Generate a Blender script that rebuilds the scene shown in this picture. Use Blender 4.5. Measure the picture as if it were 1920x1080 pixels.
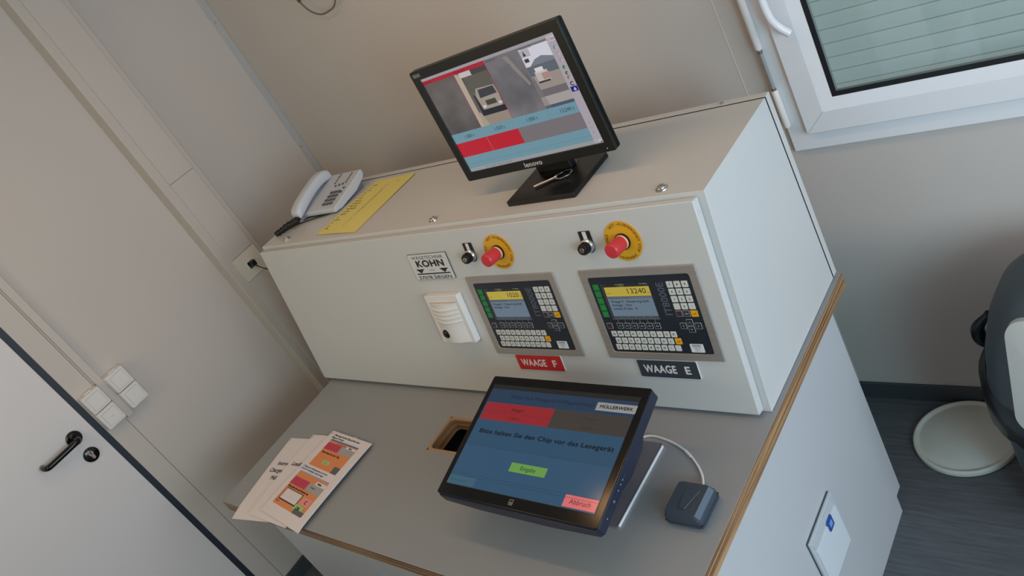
import bpy, bmesh, math, random
from mathutils import Matrix, Vector
random.seed(4)
for o in list(bpy.data.objects): bpy.data.objects.remove(o)
S = bpy.context.scene
COL = S.collection
# ------------------------------------------------------------------ camera
cam_data = bpy.data.cameras.new('camera'); cam = bpy.data.objects.new('camera', cam_data); COL.objects.link(cam)
Rr = Vector((0.7161, 0.51616, -0.46987)); Rd = Vector((-0.02948, -0.65021, -0.75918)); Rf = Vector((-0.69737, 0.5575, -0.4504))
cm = Matrix(((Rr.x, -Rd.x, -Rf.x, 0.78638), (Rr.y, -Rd.y, -Rf.y, -1.14089), (Rr.z, -Rd.z, -Rf.z, 1.97139), (0, 0, 0, 1)))
cam.matrix_world = cm
cam_data.sensor_width = 36; cam_data.lens = 28.359; cam_data.clip_start = .02
S.camera = cam
# ------------------------------------------------------------------ look, world, lights
S.view_settings.view_transform = 'Standard'; S.view_settings.look = 'None'; S.view_settings.gamma = 1
S.view_settings.exposure = 0.0; S.view_settings.use_curve_mapping = False
wld = bpy.data.worlds.new('sky'); S.world = wld; wld.use_nodes = True
wld.node_tree.nodes['Background'].inputs[0].default_value = (.62, .74, .82, 1)
wld.node_tree.nodes['Background'].inputs[1].default_value = .55

def area(name, loc, direction, sx, sy, power, col, spread=180):
    l = bpy.data.lights.new(name, 'AREA'); l.shape = 'RECTANGLE'; l.size = sx; l.size_y = sy; l.energy = power; l.color = col
    l.spread = math.radians(spread)
    o = bpy.data.objects.new(name, l); COL.objects.link(o); o.location = loc
    o.rotation_euler = Vector(direction).to_track_quat('-Z', 'Y').to_euler()
    return o
area('daylight_side_window', (2.36, -0.55, 1.5), (-1, .12, -.28), 1.3, 1.1, 28, (.90, .90, 1.0))
area('ceiling_tube_light', (-0.5, -0.26, 2.46), (0, 0, -1), 1.5, .10, 5.2, (1.0, .58, .28))
area('fill_front_left', (-1.15, -1.70, 1.8), (.25, 1, -.30), 1.2, .9, 7.5, (1.0, .85, .52))  # added warm fill light; the front wall has no window
area('fill_front_right', (1.8, -1.68, 1.6), (-.6, 1, -.30), 1.0, 1.1, 42, (.54, .86, 1.0))  # added cool fill light inside the closed front wall

# ------------------------------------------------------------------ materials
def lin(c): return tuple(((v / 255) / 12.92 if v / 255 <= .04045 else ((v / 255 + .055) / 1.055) ** 2.4) for v in c)
_m = {}
def mat(name, rgb, rough=.5, metal=0, noise=0, nscale=40, bump=0, bscale=200, coat=0, emit=0, spec=.5, stretch=None, alpha=1, trans=0):
    if name in _m: return _m[name]
    m = bpy.data.materials.new(name); m.use_nodes = True; nt = m.node_tree; b = nt.nodes['Principled BSDF']
    c = (*lin(rgb), 1)
    b.inputs['Base Color'].default_value = c; b.inputs['Roughness'].default_value = rough; b.inputs['Metallic'].default_value = metal
    b.inputs['Specular IOR Level'].default_value = spec; b.inputs['Coat Weight'].default_value = coat; b.inputs['Coat Roughness'].default_value = .08
    b.inputs['Alpha'].default_value = alpha; b.inputs['Transmission Weight'].default_value = trans
    if noise or bump:
        tc = nt.nodes.new('ShaderNodeTexCoord'); mp = nt.nodes.new('ShaderNodeMapping'); nt.links.new(tc.outputs['Object'], mp.inputs[0])
        if stretch: mp.inputs['Scale'].default_value = stretch
    if noise:
        n = nt.nodes.new('ShaderNodeTexNoise'); n.inputs['Scale'].default_value = nscale; n.inputs['Detail'].default_value = 4
        nt.links.new(mp.outputs[0], n.inputs['Vector'])
        r = nt.nodes.new('ShaderNodeMapRange'); r.inputs['To Min'].default_value = 1 - noise; r.inputs['To Max'].default_value = 1 + noise
        r.inputs['From Min'].default_value = .25; r.inputs['From Max'].default_value = .75
        nt.links.new(n.outputs['Fac'], r.inputs['Value'])
        v = nt.nodes.new('ShaderNodeVectorMath'); v.operation = 'SCALE'; v.inputs[0].default_value = c[:3]
        nt.links.new(r.outputs[0], v.inputs['Scale']); nt.links.new(v.outputs[0], b.inputs['Base Color'])
    if bump:
        n = nt.nodes.new('ShaderNodeTexNoise'); n.inputs['Scale'].default_value = bscale
        nt.links.new(mp.outputs[0], n.inputs['Vector'])
        bp = nt.nodes.new('ShaderNodeBump'); bp.inputs['Strength'].default_value = bump; bp.inputs['Distance'].default_value = .001
        nt.links.new(n.outputs['Fac'], bp.inputs['Height']); nt.links.new(bp.outputs[0], b.inputs['Normal'])
    if emit:
        b.inputs['Base Color'].default_value = (.004, .004, .005, 1)
        b.inputs['Emission Color'].default_value = c; b.inputs['Emission Strength'].default_value = emit
    _m[name] = m; return m

def E(rgb, rough=.22):       # lit pixel of a display
    return mat('pixel_%d_%d_%d' % tuple(rgb), rgb, rough, emit=1, spec=.35)
def Pn(rgb, rough=.55):      # printed ink or plain plastic of one colour
    return mat('ink_%d_%d_%d' % tuple(rgb), rgb, rough)

M_wall = mat('wall_panel_paint', (203, 196, 190), .55, noise=.012, nscale=3, bump=.05)
M_wallL = M_wall
M_trunk = mat('trunking_plastic', (200, 193, 186), .45)
M_steel = mat('brushed_strip', (196, 198, 200), .34, metal=.35, noise=.05, nscale=8, stretch=(30, 30, 1))
M_white = mat('window_pvc', (232, 234, 238), .28)
M_base = mat('baseboard_grey', (66, 73, 78), .5)
M_black = mat('black_rubber', (22, 25, 28), .55)
M_seal = mat('seal_dark_blue', (38, 50, 62), .5)
M_cab = mat('cabinet_powder_coat', (203, 204, 203), .36, noise=.008, nscale=5, bump=.04, bscale=700)
M_lam = mat('desk_laminate_grey', (146, 148, 150), .3, noise=.03, nscale=300, bump=.05, bscale=900)
M_front = mat('desk_panel_paint', (190, 194, 198), .42, noise=.01, nscale=4)
M_blk = mat('black_plastic', (16, 17, 17), .38)
M_blkg = mat('black_gloss_plastic', (10, 11, 12), .14)
M_dark = mat('deep_black', (6, 7, 9), .7)
M_chrome = mat('nickel', (200, 195, 185), .2, metal=1)
M_inox = mat('brushed_steel_frame', (178, 172, 166), .38, metal=.55, noise=.08, nscale=6, stretch=(1, 60, 60))
M_shell = mat('membrane_dark_blue', (34, 42, 52), .38)
M_btnred = mat('button_red', (205, 52, 62), .38)
M_yel = mat('plate_yellow', (226, 168, 34), .4)
M_off = mat('white_plastic', (228, 226, 224), .35)
M_vent = mat('vent_plastic', (192, 199, 205), .42)
M_phone = mat('phone_light_grey', (198, 204, 214), .35)
M_paper = mat('paper_white', (226, 218, 220), .7)
M_note = mat('paper_yellow', (234, 220, 128), .7, noise=.01, nscale=10)
M_navy = mat('navy_plastic', (36, 43, 62), .4)
M_read = mat('reader_slate', (56, 68, 82), .42, bump=.1, bscale=900)
M_bin = mat('bin_anthracite', (62, 74, 82), .5, bump=.08, bscale=500)
M_binw = mat('bin_flap_light', (190, 192, 190), .45)
M_lid = mat('lid_cream', (208, 210, 202), .5, noise=.02, nscale=30)

def ply_mat():
    m = bpy.data.materials.new('birch_ply_edge'); m.use_nodes = True; nt = m.node_tree; b = nt.nodes['Principled BSDF']
    tc = nt.nodes.new('ShaderNodeTexCoord'); mp = nt.nodes.new('ShaderNodeMapping'); mp.inputs['Scale'].default_value = (3, 3, 160)
    nt.links.new(tc.outputs['Object'], mp.inputs[0])
    n = nt.nodes.new('ShaderNodeTexNoise'); n.inputs['Scale'].default_value = 1.0; n.inputs['Detail'].default_value = 5
    nt.links.new(mp.outputs[0], n.inputs['Vector'])
    r = nt.nodes.new('ShaderNodeValToRGB'); e = r.color_ramp.elements
    e[0].position = .36; e[0].color = (*lin((116, 82, 52)), 1); e[1].position = .62; e[1].color = (*lin((188, 150, 110)), 1)
    nt.links.new(n.outputs['Fac'], r.inputs[0])
    mp2 = nt.nodes.new('ShaderNodeMapping'); mp2.inputs['Scale'].default_value = (50, 50, 50); nt.links.new(tc.outputs['Object'], mp2.inputs[0])
    n2 = nt.nodes.new('ShaderNodeTexNoise'); n2.inputs['Scale'].default_value = 3; nt.links.new(mp2.outputs[0], n2.inputs['Vector'])
    mx = nt.nodes.new('ShaderNodeMix'); mx.data_type = 'RGBA'; mx.blend_type = 'MULTIPLY'; mx.inputs[0].default_value = .25
    nt.links.new(r.outputs[0], mx.inputs[6]); nt.links.new(n2.outputs['Color'], mx.inputs[7]); nt.links.new(mx.outputs[2], b.inputs['Base Color'])
    b.inputs['Roughness'].default_value = .5
    return m
M_ply = ply_mat()
def floor_mat():
    m = bpy.data.materials.new('grey_wood_vinyl'); m.use_nodes = True; nt = m.node_tree; b = nt.nodes['Principled BSDF']
    tc = nt.nodes.new('ShaderNodeTexCoord'); mp = nt.nodes.new('ShaderNodeMapping'); mp.inputs['Scale'].default_value = (3.5, 60, 1)
    nt.links.new(tc.outputs['Object'], mp.inputs[0])
    n = nt.nodes.new('ShaderNodeTexNoise'); n.inputs['Scale'].default_value = 1.6; n.inputs['Detail'].default_value = 9; n.inputs['Roughness'].default_value = .68
    nt.links.new(mp.outputs[0], n.inputs['Vector'])
    r = nt.nodes.new('ShaderNodeValToRGB'); e = r.color_ramp.elements
    e[0].position = .34; e[0].color = (*lin((72, 76, 81)), 1); e[1].position = .68; e[1].color = (*lin((97, 102, 107)), 1)
    nt.links.new(n.outputs['Fac'], r.inputs[0]); nt.links.new(r.outputs[0], b.inputs['Base Color'])
    b.inputs['Roughness'].default_value = .5
    return m
M_floor = floor_mat()
def noise_pixel(name, c0, c1, scale, stretch=(1, 1, 1)):     # a camera picture area on a display: soft grain of two tones
    m = bpy.data.materials.new(name); m.use_nodes = True; nt = m.node_tree; b = nt.nodes['Principled BSDF']
    b.inputs['Base Color'].default_value = (.004, .004, .004, 1); b.inputs['Roughness'].default_value = .25
    tc = nt.nodes.new('ShaderNodeTexCoord'); mp = nt.nodes.new('ShaderNodeMapping'); mp.inputs['Scale'].default_value = stretch
    nt.links.new(tc.outputs['Object'], mp.inputs[0])
    n = nt.nodes.new('ShaderNodeTexNoise'); n.inputs['Scale'].default_value = scale; n.inputs['Detail'].default_value = 3; nt.links.new(mp.outputs[0], n.inputs['Vector'])
    r = nt.nodes.new('ShaderNodeValToRGB'); e = r.color_ramp.elements; e[0].position = .32; e[1].position = .7
    e[0].color = (*lin(c0), 1); e[1].color = (*lin(c1), 1); nt.links.new(n.outputs['Fac'], r.inputs[0])
    nt.links.new(r.outputs[0], b.inputs['Emission Color']); b.inputs['Emission Strength'].default_value = 1
    return m

# ------------------------------------------------------------------ mesh helpers
_tc = {}
def glyphs(s, bold, sx):
    k = (s, bold, sx)
    if k not in _tc:
        cu = bpy.data.curves.new('t', 'FONT'); cu.body = s; cu.size = 1; cu.resolution_u = 3; cu.space_character = 1 + bold * 2
        ob = bpy.data.objects.new('t', cu); me = bpy.data.meshes.new_from_object(ob)
        vs = [(v.co.x * sx, v.co.y, 0) for v in me.vertices]; fs = [tuple(p.vertices) for p in me.polygons]
        if bold:
            bold *= 1.5; n0 = len(vs); v0 = vs; f0 = fs; vs = []; fs = []
            for q, (dx, dy) in enumerate(((0, 0), (bold, 0), (-bold, 0), (0, bold), (0, -bold))):
                vs += [(x + dx + bold, y + dy, .00004 * (4 - q)) for x, y, _ in v0]; fs += [tuple(i + q * n0 for i in f) for f in f0]
        bpy.data.objects.remove(ob); bpy.data.curves.remove(cu); bpy.data.meshes.remove(me)
        w = max([v[0] for v in vs], default=0)
        _tc[k] = (vs, fs, w)
    return _tc[k]

class MB:
    def __init__(s, fn=None): s.v = []; s.f = []; s.m = []; s.fm = []; s.fn = fn; s.xf = Matrix()
    def mi(s, m):
        if m not in s.m: s.m.append(m)
        return s.m.index(m)
    def add(s, vs, fs, m):
        b = len(s.v)
        for p in vs:
            q = s.xf @ Vector(p); s.v.append(s.fn(q) if s.fn else q)
        i = s.mi(m)
        for f in fs: s.f.append(tuple(a + b for a in f)); s.fm.append(i)
        return s
    def box(s, x0, x1, y0, y1, z0, z1, m):
        v = [(x, y, z) for z in (z0, z1) for y in (y0, y1) for x in (x0, x1)]
        return s.add(v, [(0, 2, 3, 1), (4, 5, 7, 6), (0, 1, 5, 4), (2, 6, 7, 3), (0, 4, 6, 2), (1, 3, 7, 5)], m)
    def prism(s, pts, z0, z1, m, top=None):
        n = len(pts); v = [(x, y, z0) for x, y in pts] + [(x, y, z1) for x, y in pts]
        s.add(v, [tuple(range(n - 1, -1, -1))] + [(i, (i + 1) % n, n + (i + 1) % n, n + i) for i in range(n)], m)
        b = len(s.v) - 2 * n; s.f.append(tuple(b + n + i for i in range(n))); s.fm.append(s.mi(top or m)); return s
    def rbox(s, x0, x1, y0, y1, z0, z1, r, m, top=None, seg=5):
        return s.prism(rr(x0, x1, y0, y1, r, seg), z0, z1, m, top)
    def ring(s, po, pi, z0, z1, m):
        n = len(po); v = [(*p, z) for z in (z0, z1) for p in po] + [(*p, z) for z in (z0, z1) for p in pi]; f = []
        for i in range(n):
            j = (i + 1) % n
            f += [(i, j, n + j, n + i), (2 * n + j, 2 * n + i, 3 * n + i, 3 * n + j), (n + i, n + j, 3 * n + j, 3 * n + i), (j, i, 2 * n + i, 2 * n + j)]
        return s.add(v, f, m)
    def frame(s, x0, x1, y0, y1, w, z0, z1, m):
        return s.ring([(x0, y0), (x1, y0), (x1, y1), (x0, y1)], [(x0 + w, y0 + w), (x1 - w, y0 + w), (x1 - w, y1 - w), (x0 + w, y1 - w)], z0, z1, m)
    def lathe(s, prof, m, seg=32, c=(0, 0)):
        n = len(prof); v = []; f = []
        for k in range(seg):
            a = 2 * math.pi * k / seg
            v += [(c[0] + r * math.cos(a), c[1] + r * math.sin(a), z) for r, z in prof]
        for k in range(seg):
            k2 = (k + 1) % seg
            f += [(k * n + i, k2 * n + i, k2 * n + i + 1, k * n + i + 1) for i in range(n - 1)]
        s.add(v, f, m)
        b = len(s.v) - n * seg
        if prof[0][0] > 1e-6: s.f.append(tuple(b + k * n for k in range(seg - 1, -1, -1))); s.fm.append(s.mi(m))
        if prof[-1][0] > 1e-6: s.f.append(tuple(b + k * n + n - 1 for k in range(seg))); s.fm.append(s.mi(m))
        return s
    def tube(s, pts, r, m, seg=10, smooth=True, cap=True):
        P = [Vector(p) for p in pts]
        if smooth and len(P) > 2:
            Q = []; ext = [2 * P[0] - P[1]] + P + [2 * P[-1] - P[-2]]
            for i in range(1, len(ext) - 2):
                for t in range(6):
                    t /= 6; a, b_, c, d = ext[i - 1:i + 3]
                    Q.append(.5 * ((2 * b_) + (c - a) * t + (2 * a - 5 * b_ + 4 * c - d) * t * t + (3 * b_ - a - 3 * c + d) * t ** 3))
            P = Q + [P[-1]]
        v = []; f = []; up = None
        for i, p in enumerate(P):
            d = (P[min(i + 1, len(P) - 1)] - P[max(i - 1, 0)]).normalized()
            if up is None: up = d.orthogonal().normalized()
            up = (up - d * up.dot(d)).normalized(); sd = d.cross(up)
            rr_ = r(i / (len(P) - 1)) if callable(r) else r
            v += [tuple(p + (up * math.cos(2 * math.pi * k / seg) + sd * math.sin(2 * math.pi * k / seg)) * rr_) for k in range(seg)]
        for i in range(len(P) - 1):
            f += [(i * seg + k, i * seg + (k + 1) % seg, (i + 1) * seg + (k + 1) % seg, (i + 1) * seg + k) for k in range(seg)]
        if cap: f += [tuple(range(seg - 1, -1, -1)), tuple((len(P) - 1) * seg + k for k in range(seg))]
        return s.add(v, f, m)
    def quad(s, a, b, c, d, m, n=1):       # bilinear patch a b c d counter-clockwise
        a, b, c, d = map(Vector, (a, b, c, d)); v = []; f = []
        for j in range(n + 1):
            for i in range(n + 1):
                u, w = i / n, j / n; v.append(tuple((a * (1 - u) + b * u) * (1 - w) + (d * (1 - u) + c * u) * w))
        for j in range(n):
            for i in range(n): k = j * (n + 1) + i; f.append((k, k + 1, k + n + 2, k + n + 1))
        return s.add(v, f, m)
    def rect(s, x0, x1, y0, y1, z, m, n=1): return s.quad((x0, y0, z), (x1, y0, z), (x1, y1, z), (x0, y1, z), m, n)
    def poly(s, pts, z, m): return s.add([(x, y, z) for x, y in pts], [tuple(range(len(pts)))], m)
    def text(s, t, x, y, size, m, z=.0003, align='L', bold=0, rot=0, sx=1, width=None):
        vs, fs, w = glyphs(t, bold, sx)
        if width: k = width / (w * size); vs = [(a * k, b, e) for a, b, e in vs]; w *= k
        off = {'L': 0, 'C': w / 2, 'R': w}[align]; c, sn = math.cos(rot), math.sin(rot); out = []
        for a, b, e in vs:
            a = (a - off) * size; b = b * size
            out.append((x + a * c - b * sn, y + a * sn + b * c, z + e))
        return s.add(out, fs, m)
    def build(s, name, parent=None, Mx=None, bevel=0, smooth=True, ang=35, seg=2):
        me = bpy.data.meshes.new(name); me.from_pydata([tuple(v) for v in s.v], [], s.f)
        for m in s.m: me.materials.append(m)
        for p, i in zip(me.polygons, s.fm): p.material_index = i; p.use_smooth = smooth
        me.update()
        if smooth: me.set_sharp_from_angle(angle=math.radians(ang))
        o = bpy.data.objects.new(name, me); COL.objects.link(o)
        if parent: o.parent = parent
        if Mx is not None: o.matrix_local = Mx
        if bevel:
            b = o.modifiers.new('bevel', 'BEVEL'); b.width = bevel; b.segments = seg; b.limit_method = 'ANGLE'; b.angle_limit = math.radians(40); b.harden_normals = smooth
        return o
def rr(x0, x1, y0, y1, r, seg=5):
    P = []
    for cx, cy, a0 in ((x1 - r, y1 - r, 0), (x0 + r, y1 - r, 90), (x0 + r, y0 + r, 180), (x1 - r, y0 + r, 270)):
        for k in range(seg + 1):
            a = math.radians(a0 + 90 * k / seg); P.append((cx + r * math.cos(a), cy + r * math.sin(a)))
    return P
def circ(r, n=32, c=(0, 0)): return [(c[0] + r * math.cos(2 * math.pi * k / n), c[1] + r * math.sin(2 * math.pi * k / n)) for k in range(n)]
def tag(o, label, cat, group=None):
    o['label'] = label; o['category'] = cat
    if group: o['group'] = group
    return o
def thing(name, label, cat, Mx, group=None):
    o = bpy.data.objects.new(name, None); COL.objects.link(o); o.empty_display_size = .02
    o.matrix_world = Mx if isinstance(Mx, Matrix) else Matrix.Translation(Mx)
    return tag(o, label, cat, group)
def struct(o): o['kind'] = 'structure'; return o
def frame3(o, ex, ey, ez):
    ex, ey, ez = Vector(ex).normalized(), Vector(ey).normalized(), Vector(ez).normalized()
    return Matrix(((ex.x, ey.x, ez.x, o[0]), (ex.y, ey.y, ez.y, o[1]), (ex.z, ey.z, ez.z, o[2]), (0, 0, 0, 1)))
def copy_thing(root, Mx, label):
    r = root.copy(); COL.objects.link(r); r.matrix_world = Mx; r['label'] = label
    for ch in list(root.children):
        c = ch.copy(); COL.objects.link(c); c.parent = r
        for g in list(ch.children):
            d = g.copy(); COL.objects.link(d); d.parent = c
    return r

# ------------------------------------------------------------------ dimensions (metres; x along the back wall, y towards it, z up)
XW, YW = -2.157, .677
DT, CT = .770, 1.265
RX, FY, ZC = 2.45, -1.75, 2.5
WX0, WX1, WZ0, WZ1 = -.150, 1.15, .936, 2.15       # window opening in the back wall

# ------------------------------------------------------------------ the room
struct(MB().box(XW - .1, RX + .1, FY - .1, YW + .1, -.05, 0, M_floor).build('floor', smooth=False))
struct(MB().box(XW - .1, RX + .1, FY - .1, YW + .1, ZC, ZC + .05, M_wall).build('ceiling', smooth=False))
w = MB()
w.box(XW - .1, WX0, YW, YW + .1, 0, ZC, M_wall); w.box(WX1, RX + .1, YW, YW + .1, 0, ZC, M_wall)
w.box(WX0, WX1, YW, YW + .1, 0, WZ0, M_wall); w.box(WX0, WX1, YW, YW + .1, WZ1, ZC, M_wall)
struct(w.build('wall_back', smooth=False))
w = MB()
w.box(XW - .1, XW, -.562, YW, 0, ZC, M_wallL); w.box(XW - .1, XW, FY - .1, -1.66, 0, ZC, M_wallL); w.box(XW - .1, XW, -1.66, -.562, 2.1, ZC, M_wallL)
struct(w.build('wall_left', smooth=False))
w = MB(); SY0, SY1, SZ0, SZ1 = -1.25, .15, .92, 2.1
w.box(RX, RX + .1, FY - .1, SY0, 0, ZC, M_wall); w.box(RX, RX + .1, SY1, YW + .1, 0, ZC, M_wall)
w.box(RX, RX + .1, SY0, SY1, 0, SZ0, M_wall); w.box(RX, RX + .1, SY0, SY1, SZ1, ZC, M_wall)
struct(w.build('wall_right', smooth=False))
w = MB(); w.box(XW - .1, RX + .1, FY - .1, FY, 0, ZC, M_wall)
struct(w.build('wall_front', smooth=False))
struct(MB().box(XW, RX, YW - .010, YW, 0, .064, M_base).build('baseboard_back', bevel=.002))
struct(MB().box(XW, XW + .010, -.562, YW - .010, 0, .064, M_base).build('baseboard_left', bevel=.002))
# metal strip in the corner with its screws
t = struct(MB().box(XW, XW + .003, .645, YW - .001, .064, ZC, M_steel).build('trim_1', smooth=False))
for z in (1.886, 1.321, .76):
    m = MB(); m.xf = frame3((XW + .003, .655, z), (0, 1, 0), (0, 0, 1), (1, 0, 0)); m.lathe([(.0042, 0), (.0038, .0012), (.0018, .0018), (.0017, .0008), (0, .0008)], M_chrome, 14); m.build('screw', t)
# panel joints on the back wall
struct(MB().box(-.2262, -.2242, YW - .0012, YW, .064, ZC, mat('joint_light', (222, 219, 212), .5)).build('trim_2', smooth=False))
struct(MB().box(-1.411, -1.409, YW - .0006, YW, .064, ZC, mat('joint_soft', (198, 194, 186), .5)).build('trim_3', smooth=False))

# ------------------------------------------------------------------ door on the left wall
d = struct(MB().box(XW - .05, XW + .002, -.634, -.5632, 0, 2.1, M_wallL).build('trim_4', bevel=.0015))
d1 = MB(); d1.box(XW - .05, XW - .001, -.657, -.634, 0, 2.08, M_seal)
door = struct(MB().box(XW - .05, XW + .006, -1.60, -.657, .01, 2.04, mat('door_leaf', (222, 220, 222), .42, noise=.008, nscale=3)).build('door_1', bevel=.002))
d1.build('door_seal', door, smooth=False)
struct(MB().box(XW - .05, XW + .002, -1.66, -1.60, 0, 2.1, M_wallL).build('trim_5', smooth=False))
hx = XW + .006
m = MB(); m.xf = frame3((hx, -.7215, 1.0655), (0, 1, 0), (0, 0, 1), (1, 0, 0)); m.lathe([(.026, 0), (.0255, .006), (.022, .009), (.0115, .0095), (.0105, .014)], M_blkg, 36)
m.xf = Matrix(); m.tube([(hx + .008, -.7215, 1.0655), (hx + .034, -.7215, 1.0655), (hx + .047, -.727, 1.0655), (hx + .050, -.742, 1.0653), (hx + .050, -.80, 1.0650), (hx + .050, -.826, 1.065), (hx + .046, -.842, 1.065), (hx + .030, -.848, 1.066), (hx + .012, -.848, 1.066)], .0100, M_blkg, 16)
m.build('door_handle', door)
m = MB(); m.xf = frame3((hx, -.7205, .9845), (0, 1, 0), (0, 0, 1), (1, 0, 0)); m.lathe([(.026, 0), (.0255, .005), (.022, .0075), (0, .0078)], M_blkg, 36)
es = m.build('keyhole_rosette', door)
m = MB(); m.xf = frame3((hx + .0078, -.7205, .9845), (0, 1, 0), (0, 0, 1), (1, 0, 0))
kp = [(.0085 * math.cos(math.radians(a)), .006 + .0085 * math.sin(math.radians(a))) for a in range(-50, 231, 20)] + [(-.005, -.012), (-.0035, -.0155), (0, -.017), (.0035, -.0155), (.005, -.012)]
m.prism(kp, 0, .002, M_chrome); m.box(-.001, .001, .002, .010, .002, .0023, M_dark); m.lathe([(.0024, .002), (.002, .0024), (0, .0024)], M_dark, 10, (0, .009))
m.build('lock_cylinder', es)

# ------------------------------------------------------------------ cable trunking on the left wall
T = thing('cable_trunking', 'wide off-white vertical cable trunking with socket insert on the left wall', 'cable trunking', (XW, .12, 0))
tx = XW + .072
m = MB(); m.box(0, .066, .0385 - .12, .205 - .12, 0.03, ZC - .001, M_trunk); m.build('duct', T, bevel=.003)
lidm = mat('trunking_lid', (201, 194, 188), .42)
m = MB(); m.box(.066, .072, .0725 - .12, .183 - .12, 1.5265, ZC - .002, lidm); m.build('lid', T, bevel=.0015)
m = MB(); m.box(.066, .072, .0725 - .12, .183 - .12, 1.175, 1.5255, lidm); m.build('lid', T, bevel=.0015)
m = MB(); m.box(.066, .072, .0725 - .12, .183 - .12, .04, 1.071, lidm); m.build('lid', T, bevel=.0015)
m = MB(); m.rbox(0, .1105, 0, .1015, 0, .0085, .004, mat('socket_insert', (222, 216, 204), .4)); m.rbox(.036, .074, .028, .064, .0085, .0105, .002, M_off)
m.rbox(.040, .070, .032, .060, .0105, .0108, .001, M_dark); m.box(.042, .052, .034, .044, .0108, .0118, M_chrome)
m.build('outlet_insert', T, Mx=frame3((.0665, .0725 - .12, 1.0722), (0, 1, 0), (0, 0, 1), (1, 0, 0)), bevel=.001)
# plug with its black cord
p = thing('power_plug', 'small black plug with thin cord in the trunking outlet left of the cabinet', 'plug', (tx + .005, .128, 1.122))
m = MB(); m.box(-.002, .026, -.009, .009, -.011, .011, M_blk); m.build('plug_body', p, bevel=.003)
m = MB(); m.tube([(.018, 0, -.008), (.028, .006, -.026), (.040, .02, -.05), (.052, .045, -.085), (.075, .085, -.125), (.10, .115, -.165), (.14, .16, -.26)], lambda u: .0042 - .002 * min(1, u * 6), M_blk, 8); m.build('cord', p)
# narrow duct from the ceiling down between the socket boxes
tag(MB().box(XW, XW + .018, -.557, -.531, .992, ZC, M_wallL).build('cable_duct', bevel=.0015), 'narrow white cable duct running down the wall between the two pairs of switch boxes', 'cable duct')
# switch and socket boxes
def wall_box(y0, label, dots):
    g = thing('wall_socket_box', label, 'light switch', frame3((XW, y0, 1.009), (0, 1, 0), (0, 0, 1), (1, 0, 0)), 'surface switch and socket boxes beside the door')
    m = MB()
    for z in (0, .0745):
        pr = rr(0, .071, z, z + .0725, .005, 4); pi = rr(.003, .068, z + .003, z + .0695, .004, 4); n = len(pr)
        m.prism(pr, 0, .040, M_off)
        m.add([(*q, .040) for q in pr] + [(*q, .046) for q in pi], [(i, (i + 1) % n, n + (i + 1) % n, n + i) for i in range(n)], M_off); m.poly(pi, .046, M_off)
    m.prism(rr(.022, .049, .146, .1495, .001, 2), 0, .03, M_off)
    m.build('housing', g)
    ln = mat('seam_grey', (150, 150, 158), .5)
    m = MB(); m.rbox(.010, .061, .0845, .137, .046, .0475, .003, ln, ln); m.rbox(.0106, .0604, .0851, .1364, .0475, .0485, .003, M_off); m.build('rocker', g)
    m = MB(); m.rbox(.010, .061, .010, .0625, .046, .0472, .003, ln, ln); m.rbox(.0106, .0604, .0106, .0619, .0472, .0492, .003, M_off)
    for k in range(dots): m.lathe([(.0012, .0492), (.0012, .0494), (0, .0494)], ln, 8, (.034 + k * .004, .037))
    m.build('socket_cover', g)
    return g
wall_box(-.532, 'right-hand pair of stacked white surface switch boxes, the one nearer the trunking', 1)
wall_box(-.632, 'left-hand pair of stacked white surface switch boxes, touching the black door seal', 2)

# ------------------------------------------------------------------ window in the back wall
Wd = MB()
def wf(m, x0, x1, z0, z1, w_, y0, y1, mt):     # frame in the wall plane, from y0 (room side) to y1
    m.xf = frame3((0, 0, 0), (1, 0, 0), (0, 0, 1), (0, -1, 0)); m.frame(x0, x1, z0, z1, w_, -y1, -y0, mt); m.xf = Matrix()
wf(Wd, -.156, 1.156, .930, 2.156, .02, YW - .005, YW + .001, M_white)
wf(Wd, -.148, 1.148, .938, 2.148, .06, YW - .018, YW + .05, M_white)
win = struct(Wd.build('window_1', bevel=.002))
m = MB()
m.xf = frame3((0, 0, 0), (1, 0, 0), (0, 0, 1), (0, -1, 0))
X0, X1, Z0, Z1 = -.0925, 1.092, .993, 2.09; ys = .640
m.frame(X0, X1, Z0, Z1, .056, -(YW + .03), -ys, M_white)
i0 = .056; i1 = .086
P = lambda i: [(X0 + i, Z0 + i), (X1 - i, Z0 + i), (X1 - i, Z1 - i), (X0 + i, Z1 - i)]
a, b = P(i0 - .001), P(i1)
m.add([(*q, -ys) for q in a] + [(*q, -(ys + .012)) for q in b], [(i, (i + 1) % 4, 4 + (i + 1) % 4, 4 + i) for i in range(4)], M_white)
jl = mat('mitre_joint', (168, 170, 176), .5)
for zz, xx, sg in ((Z0, X0, 1), (Z1, X0, -1), (Z0, X1, 1), (Z1, X1, -1)):
    q_ = 1 if xx < .5 else -1
    m.quad((xx, zz, -ys + .0003), (xx + .0012 * q_, zz, -ys + .0003), (xx + .057 * q_, zz + .056 * sg, -ys + .0003), (xx + .0558 * q_, zz + .056 * sg, -ys + .0003), jl)
sash = m.build('sash', win, bevel=.0015)
m = MB(); wf(m, X0 + i1 - .001, X1 - i1 + .001, Z0 + i1 - .001, Z1 - i1 + .001, .0125, ys + .011, .6615, M_black)
wf(m, X0 + i1 + .0105, X1 - i1 - .0105, Z0 + i1 + .0105, Z1 - i1 - .0105, .0015, ys + .013, .6618, mat('spacer_grey', (120, 128, 130), .4))
m.build('gasket', win, smooth=False)
glass = mat('window_glass', (205, 225, 222), .02, spec=.5)
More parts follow.
